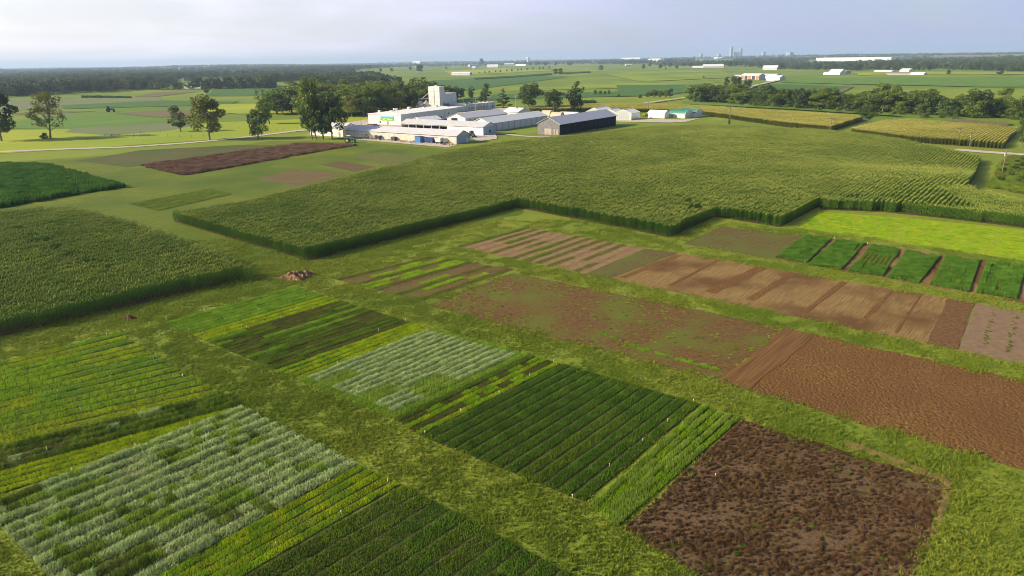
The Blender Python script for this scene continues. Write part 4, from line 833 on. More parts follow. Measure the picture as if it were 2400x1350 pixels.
# flat long building at the back
O6 = at(1092, 260.5); L6 = (at(1161, 239, 4.6)-at(1092, 245.3, 4.6)).length; az6 = math.degrees(math.atan2(*(at(1161, 239, 4.6)-at(1092, 245.3, 4.6))))
b = Bld('office_building', O6, az6, L6, 14, 'long flat roofed white building with dark roof vents behind the light poles'); b.flat(4.5, white, bright_roof)
for i in range(6): b.part('roof_vent', MB().box((8+i*L6/7, 5, 4.66), (10+i*L6/7, 7, 5.3)), simple('vent_dark', (.12, .11, .11)))
for i in range(9): b.rect('window', 'y0', 3+i*L6/10, 4.2+i*L6/10, 1.2, 2.3, carglass)
for i in range(7): b.rect('pilaster', 'y0', 1+i*L6/7, 1.2+i*L6/7, 0, 4.4, trim, .04)
b = Bld('low_annex', O6+azv(az6-90)*0-azv(az6)*10, az6, 9.7, 10, 'low white annex at the near end of the flat roofed building'); b.flat(3.4, white, bright_roof)
# gabled building with dark opening
a1 = at(1090.8, 277.5, 4.0); a0 = at(1053.3, 275, 4.0); a2 = at(1189, 266, 4.0); az7 = math.degrees(math.atan2(*(a2-a1))); W7 = abs((a0-a1).dot(azv(az7-90)))
b = Bld('gabled_barn', a1, az7, (a2-a1).length, W7, 'white gabled building with a square dark opening in its front wall'); b.gable(4, 6.2, white, white_roof, .35); L7 = b.L
b.rect('opening', 'x0', W7*.43, W7*.76, 1.6, 4.0, carglass, .08); b.rect('door', 'x0', W7*.18, W7*.26, 0, 2.2, simple('door_grey', (.4, .4, .4)))
for i in range(8): b.rect('window', 'y0', 3+i*L7/9, 4.6+i*L7/9, 2.6, 3.3, trim)
# garage door building
a1 = at(1148, 289, 4.1); a2 = at(1281.7, 270.8, 4.1); a0 = at(1100, 285.8, 4.1); az8 = math.degrees(math.atan2(*(a2-a1))); W8 = 11.5; L8 = (a2-a1).length
b = Bld('garage_row', a1, az8, L8, W8, 'long white building with a row of grey framed garage doors', cat='garage'); b.gable(4.1, 6.4, white, bright_roof, .45)
for i in range(10): b.rect('garage_door', 'y0', .6+i*L8/10, (i+1)*L8/10-.05, 0, 3.4, simple('door_white', (.50, .53, .58)), .09)
for i in range(11): b.rect('post', 'y0', .18+i*(L8-.5)/10, .38+i*(L8-.5)/10, 0, 3.6, trim, .14)
# small gabled house
a1 = at(1213.3, 262.5, 3.2); a0 = at(1180, 261.2, 3.2); a2 = at(1237.5, 259.2, 3.2); L9 = (a0-a1).length; az9 = math.degrees(math.atan2(*(a1-a0))); W9 = abs((a2-a1).dot(azv(az9-90)))
b = Bld('small_house', a1, az9, L9, max(7, W9), 'small white gabled house between the garage row and the round tree', from_end=True); b.gable(3.2, 5.2, white, bright_roof, .5)
b.rect('garage_door', 'y0', L9*.2, L9*.5, 0, 2.4, simple('door_white', (.50, .53, .58))); b.rect('window', 'y0', L9*.7, L9*.8, 1, 2, carglass); b.rect('window', 'x1', 2, 3.2, 1, 2, carglass); b.part('vent', MB().box((L9*.7, 3, 4.9), (L9*.7+.7, 3.7, 5.7)), trim)
# dark barn
Ob = at(1311.7, 316.6); azb = math.degrees(math.atan2(*(at(1440, 271.8, 5.4)-at(1311.7, 290, 5.4)))); Lb_ = (at(1442, 271, 5.4)-at(1311.7, 290, 5.4)).length; Wb = 12.2
b = Bld('tobacco_barn', Ob, azb, Lb_, Wb, 'dark weathered barn with a pale metal roof at the top of the cornfield', 'barn')
hb = hgt(1311.7, 316.6, 1311.7, 290); b.gable(hb, hb+2.9, barnshade, white_roof, .5)
b.part('end_wall', MB().prism([(.02, -.5), (Wb-.02, -.5), (Wb-.02, hb), (Wb/2, hb+2.85), (.02, hb)], -.10, -.005, 'x'), barnwood)
b.rect('barn_door', 'x0', Wb*.36, Wb*.52, 0, 3.0, doorwood, .18); b.rect('barn_door', 'x0', Wb*.525, Wb*.68, 0, 3.0, doorwood, .18); b.rect('loose_board', 'x0', Wb*.20, Wb*.26, 0, 2.8, doorwood, .17); b.rect('loose_board', 'x0', Wb*.06, Wb*.14, 0, 2.8, doorwood, .17)
b.rect('lintel', 'x0', .1, Wb-.1, 3.05, 3.2, barnwood, .2)
for i in range(22): b.rect('vent_door', 'y0', 1+i*(Lb_-2)/22, 1.5+i*(Lb_-2)/22, .6, hb-.6, barnshade, .12)
# greenhouses
def greenhouse(pr, az, L, W, e, r, label):
    b = Bld('greenhouse', pr, az, L, W, label, 'greenhouse', 'glass greenhouses')
    m = MB(); k = (r-e)/(W/2); fr = simple('frame_white', (.6, .6, .58))
    b.part('glass', MB().prism([(0, .6), (W, .6), (W, e), (W/2, r), (0, e)], 0, L, 'x'), glassm)
    b.part('base_wall', MB().box((-.05, -.05, -.4), (L+.05, W+.05, .58)), simple('base_tan', (.45, .40, .33)))
    n = int(L/1.5)
    for i in range(n+1):
        x = L*i/n; s_ = .05 if i not in (0, n) else .12
        m.box((x-s_, -.06, .6), (x+s_, -.005, e)); m.box((x-s_, W+.005, .6), (x+s_, W+.06, e))
        m.tube((x, 0, e+.05), (x, W/2, r+.06), s_, s_, 4); m.tube((x, W, e+.05), (x, W/2, r+.06), s_, s_, 4)
    for i in range(9): y = W*i/8; zt = e+k*min(y, W-y); m.box((-.07, y-.05, .6), (-.005, y+.05, zt)); m.box((L+.005, y-.05, .6), (L+.07, y+.05, zt))
    for z in (1.6, 2.6): m.box((-.1, 0, z), (-.075, W, z+.08)); m.box((0, -.1, z), (L, -.065, z+.08))
    m.box((-.1, -.15, e-.1), (L+.1, -.02, e+.08)); m.box((-.1, W/2-.12, r+.02), (L+.1, W/2+.12, r+.16)); b.part('frame', m, fr)
    b.rect('door', 'x0', .3, 1.3, 0, 2.3, simple('door_cream', (.6, .55, .4)), .15)
    for i in range(4): b.part('bench', MB().box((1, 1+i*W/4.2, .6), (L-1, 2.4+i*W/4.2, 1.1)), simple('bench_green', (.08, .14, .04) if i % 2 else (.3, .3, .28)), None)
Og = at(1479.5, 282); azg = 32
greenhouse(Og, azg, 13, 10.5, 3.9, 5.9, 'nearest glass greenhouse with a cream door beside the white garage'); greenhouse(Og+azv(azg-90)*10.9+azv(azg)*3, azg, 12, 9, 3.8, 5.8, 'middle glass greenhouse showing behind the barn corner'); greenhouse(Og+azv(azg-90)*20.5+azv(azg)*4, azg, 18, 10.5, 3.9, 6.2, 'farthest left glass greenhouse rising over the dark barn ridge')
# white garage
O = at(1557, 277.6); Lq = (at(1518.5, 275.8)-O).length; azq = math.degrees(math.atan2(*(O-at(1518.5, 275.8))))
b = Bld('garage', O, azq, Lq, 5.5, 'small white garage between the greenhouse and the green roofed hoop house', 'garage', from_end=True); b.gable(3.0, 4.3, bright_roof, bright_roof, .3)
b.rect('garage_door', 'y0', Lq*.27, Lq*.50, 0, 2.5, simple('door_white', (.50, .53, .58)), .08); b.rect('garage_door', 'y0', Lq*.53, Lq*.97, 0, 2.5, simple('door_white', (.50, .53, .58)), .08)
def hoop(name, pr, az, L, W, side, r, covm, endm, label, cat='hoop house', group=None, low=None, from_end=True):
    b = Bld(name, pr, az, L, W, label, cat, group, from_end=from_end); pr_ = [(W/2-W/2*math.cos(math.pi*i/14), side+(r-side)*math.sin(math.pi*i/14)) for i in range(15)]
    b.part('cover', MB().prism(pr_, 0, L, 'x'), covm)
    if side > .2: b.part('side_wall', MB().box((0, 0, -.4), (L, W, side-.01)), low or endm)
    pe = [(W/2-(W/2-.15)*math.cos(math.pi*i/14), side+(r-side-.15)*math.sin(math.pi*i/14)) for i in range(15)]
    b.part('end_panel', MB().prism(pe, L+.005, L+.06, 'x'), endm); b.part('end_panel', MB().prism(pe, -.06, -.005, 'x'), endm)
    m = MB()
    for i in range(14): m.tube((L+.08, pr_[i][0], pr_[i][1]), (L+.08, pr_[i+1][0], pr_[i+1][1]), .09, .09, 4)
    b.part('end_hoop', m, simple('frame_white', (.6, .6, .58))); return b
O = at(1605.5, 277.5); Lh = (at(1566, 275.5)-O).length; azh = math.degrees(math.atan2(*(O-at(1566, 275.5)))); Wh = (at(1635, 273)-O).length/2
gw = simple('grey_wall', (.52, .52, .52), rib=2)
b = hoop('hoop_house', O, azh, Lh, Wh, 2.6, 4.8, greenm, simple('end_white', (.62, .62, .60)), 'front bay of the green roofed hoop house', group='green roofed hoop houses', low=gw); b.rect('door', 'y0', Lh*.8, Lh*.93, 0, 2.4, simple('door_bright', (.75, .74, .7)), .3); b.rect('fan', 'y0', Lh*.2, Lh*.26, .6, 1.4, dark_in); b.rect('fan', 'y0', Lh*.45, Lh*.5, .6, 1.6, dark_in)
hoop('hoop_house', O+azv(azh-90)*(Wh+.1)+azv(azh)*2, azh, Lh, Wh, 2.6, 4.9, greenm, simple('end_white', (.62, .62, .60)), 'rear bay of the green roofed hoop house', group='green roofed hoop houses', low=gw)
hoop('hoop_tunnel', at(1313, 275), 120, 7, 6, .1, 3.0, tanm, tanm, 'tan covered low tunnel left of the dark barn roof'); hoop('hoop_tunnel', at(1287, 273), 120, 6, 7, .1, 3.6, tanm, tanm, 'tan rounded tunnel at the far end of the garage row')
hoop('hoop_tunnel', at(1352, 273), 118, 12, 5, 1.0, 2.6, simple('poly', (.6, .63, .62)), simple('poly', (.6, .63, .62)), 'pale low tunnel behind the dark barn roof')
# ------------------------------------------------------------------ distant farm buildings
def far_gable(name, lx, rx, by, hpx, depth_m, az, label, wm=None, rm=None, group=None, cat='barn', ridge=.35, opening=None, cup=0):
    a, c = at(lx, by), at(rx, by); L_ = (c-a).length; h = hpx*depth(a)/FPX; azz = math.degrees(math.atan2(*(c-a)))+az; L_ /= max(.5, math.cos(math.radians(az)))
    b = Bld(name, a, azz, L_, depth_m, label, cat, group); b.gable(h*(1-ridge), h, wm or simple('far_wall', (.46, .48, .50)), rm or simple('far_roof', (.60, .61, .63)), .3)
    if opening:
        n = opening
        for i in range(n): b.rect('opening', 'y0', L_*(i+.1)/n, L_*(i+.92)/n, .2, h*(1-ridge)-.5, dark_in if i % 2 else simple('hay', (.28, .15, .07)), .05)
    for i in range(cup): b.part('cupola', MB().box((L_*(i+.6)/cup-.4, depth_m/2-.4, h-.2), (L_*(i+.6)/cup+.4, depth_m/2+.4, h+1.2)), white)
    return b
far_gable('hay_barn', 1735, 1780, 187.5, 14, 18, 4, 'open fronted hay barn with rust coloured bays on the far slope', opening=5, ridge=.28); far_gable('barn_shed', 1719, 1736, 183, 7, 8, 0, 'small white shed at the left of the hay barn', ridge=.3)
far_gable('barn', 1778, 1815, 184, 10, 20, 0, 'white barn behind the hay barn'); far_gable('barn', 1795, 1827, 190, 12, 14, 0, 'white barn nearest the gravel path on the far slope', ridge=.35)
far_gable('barn', 1787, 1821, 164, 10, 22, 0, 'pale gabled barn on the ridge above the hay barn', ridge=.5); b = far_gable('barn', 1940, 1968, 175.5, 12, 12, 0, 'white barn with four little roof cupolas', ridge=.6, cup=4)
far_gable('barn_shed', 1929, 1940, 175.5, 6, 8, 0, 'tiny shed left of the barn with cupolas', ridge=.3); far_gable('barn_shed', 1968, 1982, 173, 7, 10, 0, 'grey shed right of the barn with cupolas', trim, trim, ridge=.3)
far_gable('poultry_shed', 2076, 2132, 175.5, 5, 10, 0, 'long low dark shed on the far right slope', trim, simple('roof_brown', (.2, .16, .15)), cat='shed', ridge=.3); far_gable('hoop_tunnel', 2132, 2165, 175.5, 5.5, 10, 0, 'bright white low tunnel right of the long dark shed', cat='tunnel', ridge=.5)
far_gable('barn', 2108, 2130, 168.5, 7.5, 14, 0, 'small grey roofed barn behind the low dark shed', white, white_roof, ridge=.5); far_gable('shed', 2048, 2090, 168, 3, 10, 0, 'thin pale roofed shed on the far right skyline field', cat='shed')
far_gable('livestock_shed', 1058, 1076, 176.5, 7.5, 14, 0, 'left one of the twin white sheds in the middle distance', cat='shed'); far_gable('livestock_shed', 1076.5, 1101, 176.5, 7.5, 14, 0, 'right one of the twin white sheds in the middle distance', cat='shed')
far_gable('farmhouse', 1141, 1167, 160, 8.5, 16, 0, 'pale barn right of the dark tree in the far farmstead', ridge=.6); far_gable('farm_building', 1101, 1122, 156, 5.5, 14, 0, 'white roofed farm building left of the dark tree in the far farmstead', cat='building'); far_gable('farm_building', 1106, 1114, 160, 4, 8, 0, 'tiny white hut in front of the far farmstead', cat='building')
far_gable('farm_building', 1182, 1205, 154.5, 6, 14, 0, 'white building right of the far farmstead', cat='building'); far_gable('farm_building', 1208, 1232, 154.5, 4, 12, 0, 'low white building below the water tower', cat='building')
far_gable('farm_building', 974, 981, 159, 4, 8, 0, 'little white house in the far left fields', cat='building'); far_gable('house', 967, 984, 149, 5, 20, 0, 'pale house among the hazy trees left of the farmstead', cat='house')
far_gable('farm_building', 1648, 1696, 159, 8, 24, 0, 'wide white barn near the skyline below the city', cat='building', ridge=.6); far_gable('farm_building', 1622, 1646, 158.5, 3, 12, 0, 'low white shed left of the wide white barn near the skyline', cat='building')
far_gable('farm_building', 1467, 1482, 154, 3, 12, 0, 'small white shed on the far skyline field', cat='building'); far_gable('factory', 1519, 1546, 146, 8, 30, 0, 'white industrial block among far trees left of the city', cat='building', ridge=.1)
far_gable('factory', 1455, 1500, 141, 5, 30, 0, 'low white plant in the hazy distance', cat='building', ridge=.1); far_gable('factory', 1672, 1695, 138, 4, 40, 0, 'pale distant hall under the city skyline', cat='building', ridge=.1)
b = far_gable('warehouse', 1912, 2088, 144, 8, 120, 0, 'very long white warehouse among the trees near the skyline', cat='warehouse', ridge=.06); b.rect('dock_band', 'y0', 5, b.L-5, 1, 5, simple('dock_grey', (.5, .5, .52)), .3)
b = Bld('hoop_tunnel', at(432, 208.5), 88, (at(472, 208)-at(432, 208.5)).length, 8, 'long white plastic tunnel in the far left field', 'tunnel'); W_ = 8
b.part('cover', MB().prism([(4-4*math.cos(math.pi*i/10), 4.2*math.sin(math.pi*i/10)) for i in range(11)], 0, b.L, 'x'), bright_roof)
far_gable('farm_building', 485, 508, 196, 7, 14, 0, 'small white farm building behind the plastic tunnel', cat='building', ridge=.2); far_gable('farm_building', 520, 533, 195, 8, 14, 0, 'greyish barn right of the small white farm building far left', white, white_roof, cat='building')
for o_, x, y, w_ in (('leftmost', 333, 191, 8), ('widest', 366, 191, 15), ('second from right', 388, 192, 12), ('rightmost', 402, 193, 8)): far_gable('farm_building', x, x+w_, y, 5, 14, 0, o_+' white roofed building half hidden by the far left wood', cat='building', group='buildings at the edge of the far left wood')
wt = at(1238, 148); e = empty('water_tower', (wt.x, wt.y, zf(*wt)), 0, 'pale water tower standing in the hazy distance behind the farmstead', 'tower'); h = 14*depth(wt)/FPX
MB().lathe([(h*.22, 0), (h*.22, h*.62)], 14).build('stem', cream, e); MB().lathe([(h*.22, h*.62), (h*.33, h*.72), (h*.33, h*.9), (0, h)], 14).build('tank', white, e)
def skyscraper(px, wpx, hpx, label, Y=9500, step=0):
    d_ = CM.to_3x3() @ Vector(((px-1200)/FPX, -(129-675)/FPX, -1.0)); x = d_.x/d_.y*Y; W_ = wpx*Y/FPX*.95; H_ = hpx*Y/FPX; z = zf(x, Y)
    e = empty('skyscraper', (x, Y, z-2), .4, label, 'skyscraper', 'towers of the city skyline'); m = MB().box((-W_/2, -W_/2, 0), (W_/2, W_/2, H_+z*0))
    if step: m.box((-W_/4, -W_/4, H_), (W_/4, W_/4, H_*1.12))
    m.build('tower_body', simple('city_grey', (.25, .30, .38)), e); b_ = MB()
    for i in range(1, 12): b_.box((-W_/2-.4, -W_/2-.4, H_*i/12), (W_/2+.4, -W_/2-.02, H_*i/12+1.5))
    b_.build('window_band', carglass, e)
skyscraper(1713, 6, 26, 'tallest slab tower of the hazy city skyline'); skyscraper(1720, 7, 15, 'lower block right of the tallest city tower'); skyscraper(1735, 6, 21, 'stepped tower at the right of the city cluster', step=1); skyscraper(1729, 5, 14, 'low block between the two high city towers')
skyscraper(1643, 6, 12, 'small pale block left of the city cluster'); skyscraper(1685, 7, 11, 'pale wide block just left of the tallest city tower'); skyscraper(1789, 7, 13, 'lone pale tower right of the city cluster'); skyscraper(1851, 12, 10, 'broad low block farthest right on the city skyline')
drape('bare_ground', [tuple(p) for p in wpoly([(2130, 141), (2200, 133), (2400, 131), (2500, 134), (2300, 140)])], soil_tan, off=2.0); drape('bare_ground', [tuple(p) for p in wpoly([(2185, 160), (2180, 155), (2260, 153), (2300, 156), (2250, 160)])], soil_tan, off=2.0)
# ------------------------------------------------------------------ poles, fences, stakes
def pole(bx, by, ty, label, arm=True, lamp=False, m=None, r=.16):
    p = at(bx, by); H = hgt(bx, by, bx, ty); e = empty('light_pole' if lamp else 'utility_pole', (p.x, p.y, zf(*p)), random.uniform(.3, 1.0), label, 'pole')
    m = m or woodpole; MB().tube((0, 0, -.3), (0, 0, H), r, r*.65, 7).build('post', m, e)
    if lamp:
        MB().box((-1.3, -.08, H-.15), (1.3, .08, H)).build('arm', steel, e)
        for x in (-1.2, 1.2): MB().box((x-.3, -.25, H-.02), (x+.3, .25, H+.25)).build('lamp', simple('lamp_grey', (.5, .5, .5)), e)
    elif arm:
        MB().box((-1.2, -.07, H-.9), (1.2, .07, H-.75)).build('crossarm', m, e)
        for x in (-1.1, -.4, .4, 1.1): MB().tube((x, 0, H-.75), (x, 0, H-.5), .06, .04, 6).build('insulator', trim, e)
        MB().tube((.3, .25, H-2.2), (.3, .25, H-1.2), .2, .2, 8).build('transformer', steel, e)
    return e
for a in ((1709, 290, 251, 'utility pole with a dark bush at its foot beside the golden corn'), (1945, 312.5, 273, 'utility pole at the right corner of the long golden cornfield'), (2244, 340, 296, 'left one of the two close utility poles before the small golden cornfield'),
          (2271, 347.5, 307, 'right one of the two close utility poles before the small golden cornfield'), (2348, 408, 349, 'nearest utility pole standing in the grass at the right edge'), (1519, 263, 238, 'utility pole with a transformer behind the small white garage'),
          (1368, 264, 252, 'short pole between the tall narrow tree and the greenhouses')): pole(*a)
for a in ((1115, 262, 226, 'tall light pole in front of the flat roofed building'), (1087, 252, 228, 'dark light pole at the left end of the flat roofed building'), (1147, 258, 226, 'light pole near the right end of the flat roofed building'), (1208.5, 253, 225, 'light pole left of the round tree')): pole(*a, lamp=True, m=steel, r=.12)
pole(847, 296, 277, 'single dark post lamp standing in the gravel yard left of the mural', arm=False, m=simple('pole_dark', (.08, .08, .08)), r=.13)
def fence(pts, sp, label, h=1.35, wires=3):
    W = [at(*p) for p in pts]; e = empty('fence', (W[0].x, W[0].y, zf(*W[0])), 0, label, 'fence'); O = W[0]; z0 = zf(*O); m = MB(); prev = None
    for a, c in zip(W[:-1], W[1:]):
        k = max(1, int((c-a).length/sp))
        for i in range(k+1):
            q = a.lerp(c, i/k); z = zf(*q)-z0; x, y = q.x-O.x, q.y-O.y
            if not (prev and i == 0): MB().tube((x, y, z-.2), (x+random.uniform(-.05, .05), y, z+h*random.uniform(.9, 1.15)), .10, .08, 6).build('post', woodpole, e)
            if prev:
                for wv in range(wires): zz = h*(.35+.27*wv); m.tube((prev[0], prev[1], prev[2]+zz), (x, y, z+zz), .012, .012, 3, cap=False)
            prev = (x, y, z)
    m.build('wire', steel, e, fix=False)
fence([(245, 318.5), (331, 321.5), (394, 322.5), (478, 323)], 5, 'wire fence of thin wooden posts in the yellow meadow above the farm road')
fence([(250, 315.5), (330, 312), (424, 308), (560, 302), (640, 298)], 9, 'second faint wire fence running farther back across the left meadow', h=1.2)
fence([(600, 318), (634, 311), (664, 305.5), (697, 301)], 6, 'wire fence between the narrow roadside tree and the tree clump'); fence([(812, 281), (850, 277), (893, 272.5)], 7, 'wire fence in the grass left of the mural building')
fence([(1256, 316.5), (1285, 318.2), (1309, 318.2)], 4, 'short wire fence before the end wall of the dark barn', wires=2)
ST = [[(250, 786), (365, 853), (259, 887), (136, 921), (319, 921), (429, 884), (500, 922), (189, 962), (390, 963), (445, 997), (254, 1010), (111, 1058), (318, 1048)], [(689, 1147), (552, 1215), (392, 1298), (648, 1281), (800, 1206), (909, 1131), (169, 1105)],
      [(552, 710), (680, 710), (746, 692), (528, 751), (442, 775), (479, 729), (606, 729), (734, 727), (579, 770), (658, 747), (390, 750)], [(791, 854), (887, 776), (951, 752), (700, 893)], [(1297, 850), (1241, 883), (1170, 924), (1079, 966), (996, 1018), (1625, 943), (1565, 989), (1506, 1036), (1428, 1095), (1341, 1168)], [(787, 649), (1955, 561), (2033, 573), (1886, 617), (2270, 683), (1676, 1119)]]
SN = ['among the light green rows on the left', 'around the silvery and deep green rows at the lower left', 'in the small plots at the far corner', 'around the silvery green middle plot', 'around the dark green plot', 'beside the brown and leafy plots']
stw = simple('stake_white', (.85, .83, .80))
for grp, nm_ in zip(ST, SN):
    for i_, (x, y) in enumerate(sorted(grp)):
        p = at(x, y); e = empty('plot_stake', (p.x, p.y, zf(*p)), random.uniform(0, 3), '%s white stake from left %s' % (ordn(i_+1), nm_), 'stake', 'white plot stakes in the fields')
        MB().box((-.015, -.015, -.1), (.015, .015, .34)).build('post', stw, e); MB().box((-.035, -.015, .30), (.035, .015, .42)).build('tag', stw, e)
# ------------------------------------------------------------------ piles
def pile(cx, cy, wpx, hm, label, m, name, mode=0, asp=.55):
    p = at(cx, cy); Wm = wpx*depth(p)/FPX/2; V = []; F = []; n = 48; r_ = 22
    for j in range(r_+1):
        for i in range(n):
            a = 2*math.pi*i/n; rr = j/r_; R_ = Wm*(1+.16*math.sin(3*a+mode)+.10*math.sin(7*a)); x = math.cos(a)*rr*R_; y = math.sin(a)*rr*R_*asp
            base = hm*(1-rr**2.2); nz = mnoise.fractal(Vector((x*1.3+mode, y*1.3, .3)), .7, 2.1, 5); V.append((x, y, base*(1+.4*nz)+.22*nz*hm*(1-rr**6)-.02 if j < r_ else -.06))
    for j in range(r_):
        for i in range(n): F.append((j*n+i, j*n+(i+1) % n, (j+1)*n+(i+1) % n, (j+1)*n+i))
    o = mesh_obj(name, V, F, m); o.location = (p.x, p.y, zf(*p)); o.rotation_euler = (0, 0, .45); return tag(o, label, 'pile')
pile(697, 650, 80, .85, 'lumpy brown manure pile on the grass beside the big cornfield corner', noise_mat('manure', (.09, .05, .028), (.30, .19, .10), 1.8, bump=1, bscale=7, bdist=.15, det=9), 'manure_pile', 0, .75)
soil_plot('bare_soil', [(270, 752), (296, 738), (350, 738), (340, 748), (300, 757)], soil_brown, mask=True)
pile(302, 748, 34, .5, 'small dark soil mound on a bare patch below the left cornfield', noise_mat('mound', (.10, .045, .025), (.17, .08, .045), 2, bump=1, bscale=7, bdist=.1), 'soil_mound', 2, .5)
# ------------------------------------------------------------------ vehicles and machines
def wheel(mb_parent, x, y, r, w_=.25, hub=None):
    o = MB().tube((x, y-w_/2, r), (x, y+w_/2, r), r, r, 14).build('tyre', blackm, mb_parent); MB().tube((x, y-w_/2-.02, r), (x, y+w_/2+.02, r), r*.55, r*.55, 10).build('rim', hub or steel, o)
def car(px, py, az, kind, col, label, cn):
    p = at(px, py); e = empty({'pickup': 'pickup_truck', 'suv': 'parked_car', 'car': 'parked_car', 'van': 'van'}[kind], (p.x, p.y, zf(*p)+.2), math.pi/2-math.radians(az), label, {'pickup': 'pickup truck', 'van': 'van'}.get(kind, 'car'), 'vehicles parked in the farm yard')
    L_, H_ = {'pickup': (5.6, 1.85), 'suv': (4.8, 1.75), 'car': (4.6, 1.45), 'van': (5.6, 2.3)}[kind]; m = simple('car_'+cn, col, rough=.3, spec=.6); y = .92
    pr = {'pickup': [(-.5, .45), (.5, .45), (.5, 1.0), (.48, 1.08), (.22, 1.15), (-.08, 1.15), (-.5, 1.12)], 'suv': [(-.5, .4), (.5, .4), (.5, .85), (.46, 1.0), (.22, 1.08), (-.5, 1.08)],
          'car': [(-.5, .35), (.5, .35), (.5, .7), (.44, .85), (.2, .93), (-.44, .95), (-.5, .85)], 'van': [(-.5, .4), (.5, .4), (.5, .95), (.42, 1.2), (-.5, 1.2)]}[kind]
    MB().prism([(a*L_, z) for a, z in pr], -y, y).build('body', m, e)
    cb = {'pickup': [(.24, 1.14), (.14, 1.0), (-.08, 1.0), (-.10, 1.14)], 'suv': [(.24, 1.07), (.12, 1.0), (-.46, 1.0), (-.5, 1.07)], 'car': [(.22, .92), (.08, 1.0), (-.25, 1.0), (-.40, .92)], 'van': [(.42, 1.19), (.30, 1.0), (-.49, 1.0), (-.5, 1.19)]}[kind]
    z1 = cb[0][1]; MB().prism([(cb[0][0]*L_, z1), (cb[1][0]*L_, H_-.08), (cb[2][0]*L_, H_-.08), (cb[3][0]*L_, z1)], -y+.12, y-.12).build('window', carglass, e)
    MB().box((cb[2][0]*L_, -y+.14, H_-.08), (cb[1][0]*L_, y-.14, H_)).build('roof', m, e)
    if kind == 'pickup': MB().box((-.47*L_, -y+.12, 1.121), (-.12*L_, y-.12, 1.135)).build('bed', simple('bed_dark', (.06, .06, .06)), e)
    for xx in (-.32, .33):
        for yy in (-y, y): wheel(e, xx*L_, yy*.93, .36)
    for yy in (-.6, .6): MB().box((L_*.5, yy-.15, .7), (L_*.5+.03, yy+.15, .88)).build('headlight', simple('lens', (.7, .7, .65)), e)
W_, S_, K_ = (.75, .75, .74), (.42, .44, .46), (.02, .022, .028)
car(925, 292.5, 112, 'pickup', W_, 'white pickup truck nearest the corner of the mural wall', 'white'); car(910, 292, 118, 'car', S_, 'silver car parked between the white pickup and the white suv', 'silver'); car(899, 291.5, 112, 'suv', W_, 'white suv parked left of the silver car', 'white')
car(887, 289, 110, 'pickup', K_, 'black pickup truck at the left of the parked row', 'black'); car(897, 285, 100, 'suv', K_, 'black suv parked behind the row near the mural wall', 'black'); car(903, 286.5, 100, 'car', W_, 'white car half hidden between the black suv and the mural wall', 'white')
car(872, 271, 100, 'pickup', (.05, .07, .10), 'dark blue pickup on the grass before the wood', 'navy'); car(892, 270.5, 100, 'van', (.62, .56, .50), 'cream van on the grass left of the mural building', 'cream'); car(880, 297, 112, 'car', K_, 'dark car showing over the roof of the long shed', 'black'); car(869, 297, 112, 'car', (.45, .12, .08), 'rusty red car showing over the left part of the long shed roof', 'red')
def tractor(px, py, az, col, cn, label, sc=1.0, canopy=None, rim=None):
    p = at(px, py); e = empty('tractor', (p.x, p.y, zf(*p)), math.pi/2-math.radians(az), label, 'tractor'); e.scale = (sc,)*3; m = simple('tractor_'+cn, col, rough=.35)
    MB().prism([(.2, .8), (2.2, .85), (2.25, 1.45), (.3, 1.6)], -.38, .38).build('hood', m, e); MB().box((-.9, -.5, .6), (.4, .5, 1.1)).build('chassis', trim, e)
    if canopy: MB().box((-.9, -.7, 2.45), (.6, .7, 2.6)).build('canopy', canopy, e)
    else: MB().prism([(-.85, 1.1), (.35, 1.1), (.2, 2.45), (-.75, 2.45)], -.6, .6).build('cab_glass', carglass, e); MB().box((-.9, -.68, 2.45), (.35, .68, 2.62)).build('cab_roof', m, e)
    f = MB()
    for x in (-.8, .3):
        for y in (-.62, .62): f.box((x-.04, y-.04, 1.0), (x+.04, y+.04, 2.45))
    f.build('cab_post', trim, e)
    for y in (-.95, .95): wheel(e, -.5, y, .85, .45, rim or m); wheel(e, 1.8, y*.85, .45, .3, rim or m); MB().box((-1.1, y-.25, 1.72), (.2, y+.25, 1.8)).build('fender', m, e)
    MB().tube((1.4, .1, 1.5), (1.4, .1, 2.2), .05, .05, 6).build('exhaust', trim, e); return e
green = (.03, .20, .04); yel = simple('machine_yellow', (.65, .45, .03))
tractor(819, 334.5, 95, green, 'green', 'green tractor with a cream canopy parked by the brown plot', 1.25, simple('canopy_cream', (.7, .65, .5)), yel); tractor(1106, 322.5, 150, (.03, .05, .13), 'navy', 'dark blue tractor parked behind the right end of the long shed', 1.2); tractor(257, 262.5, 60, (.05, .09, .08), 'teal', 'tractor working far off in the left meadows', 1.7)
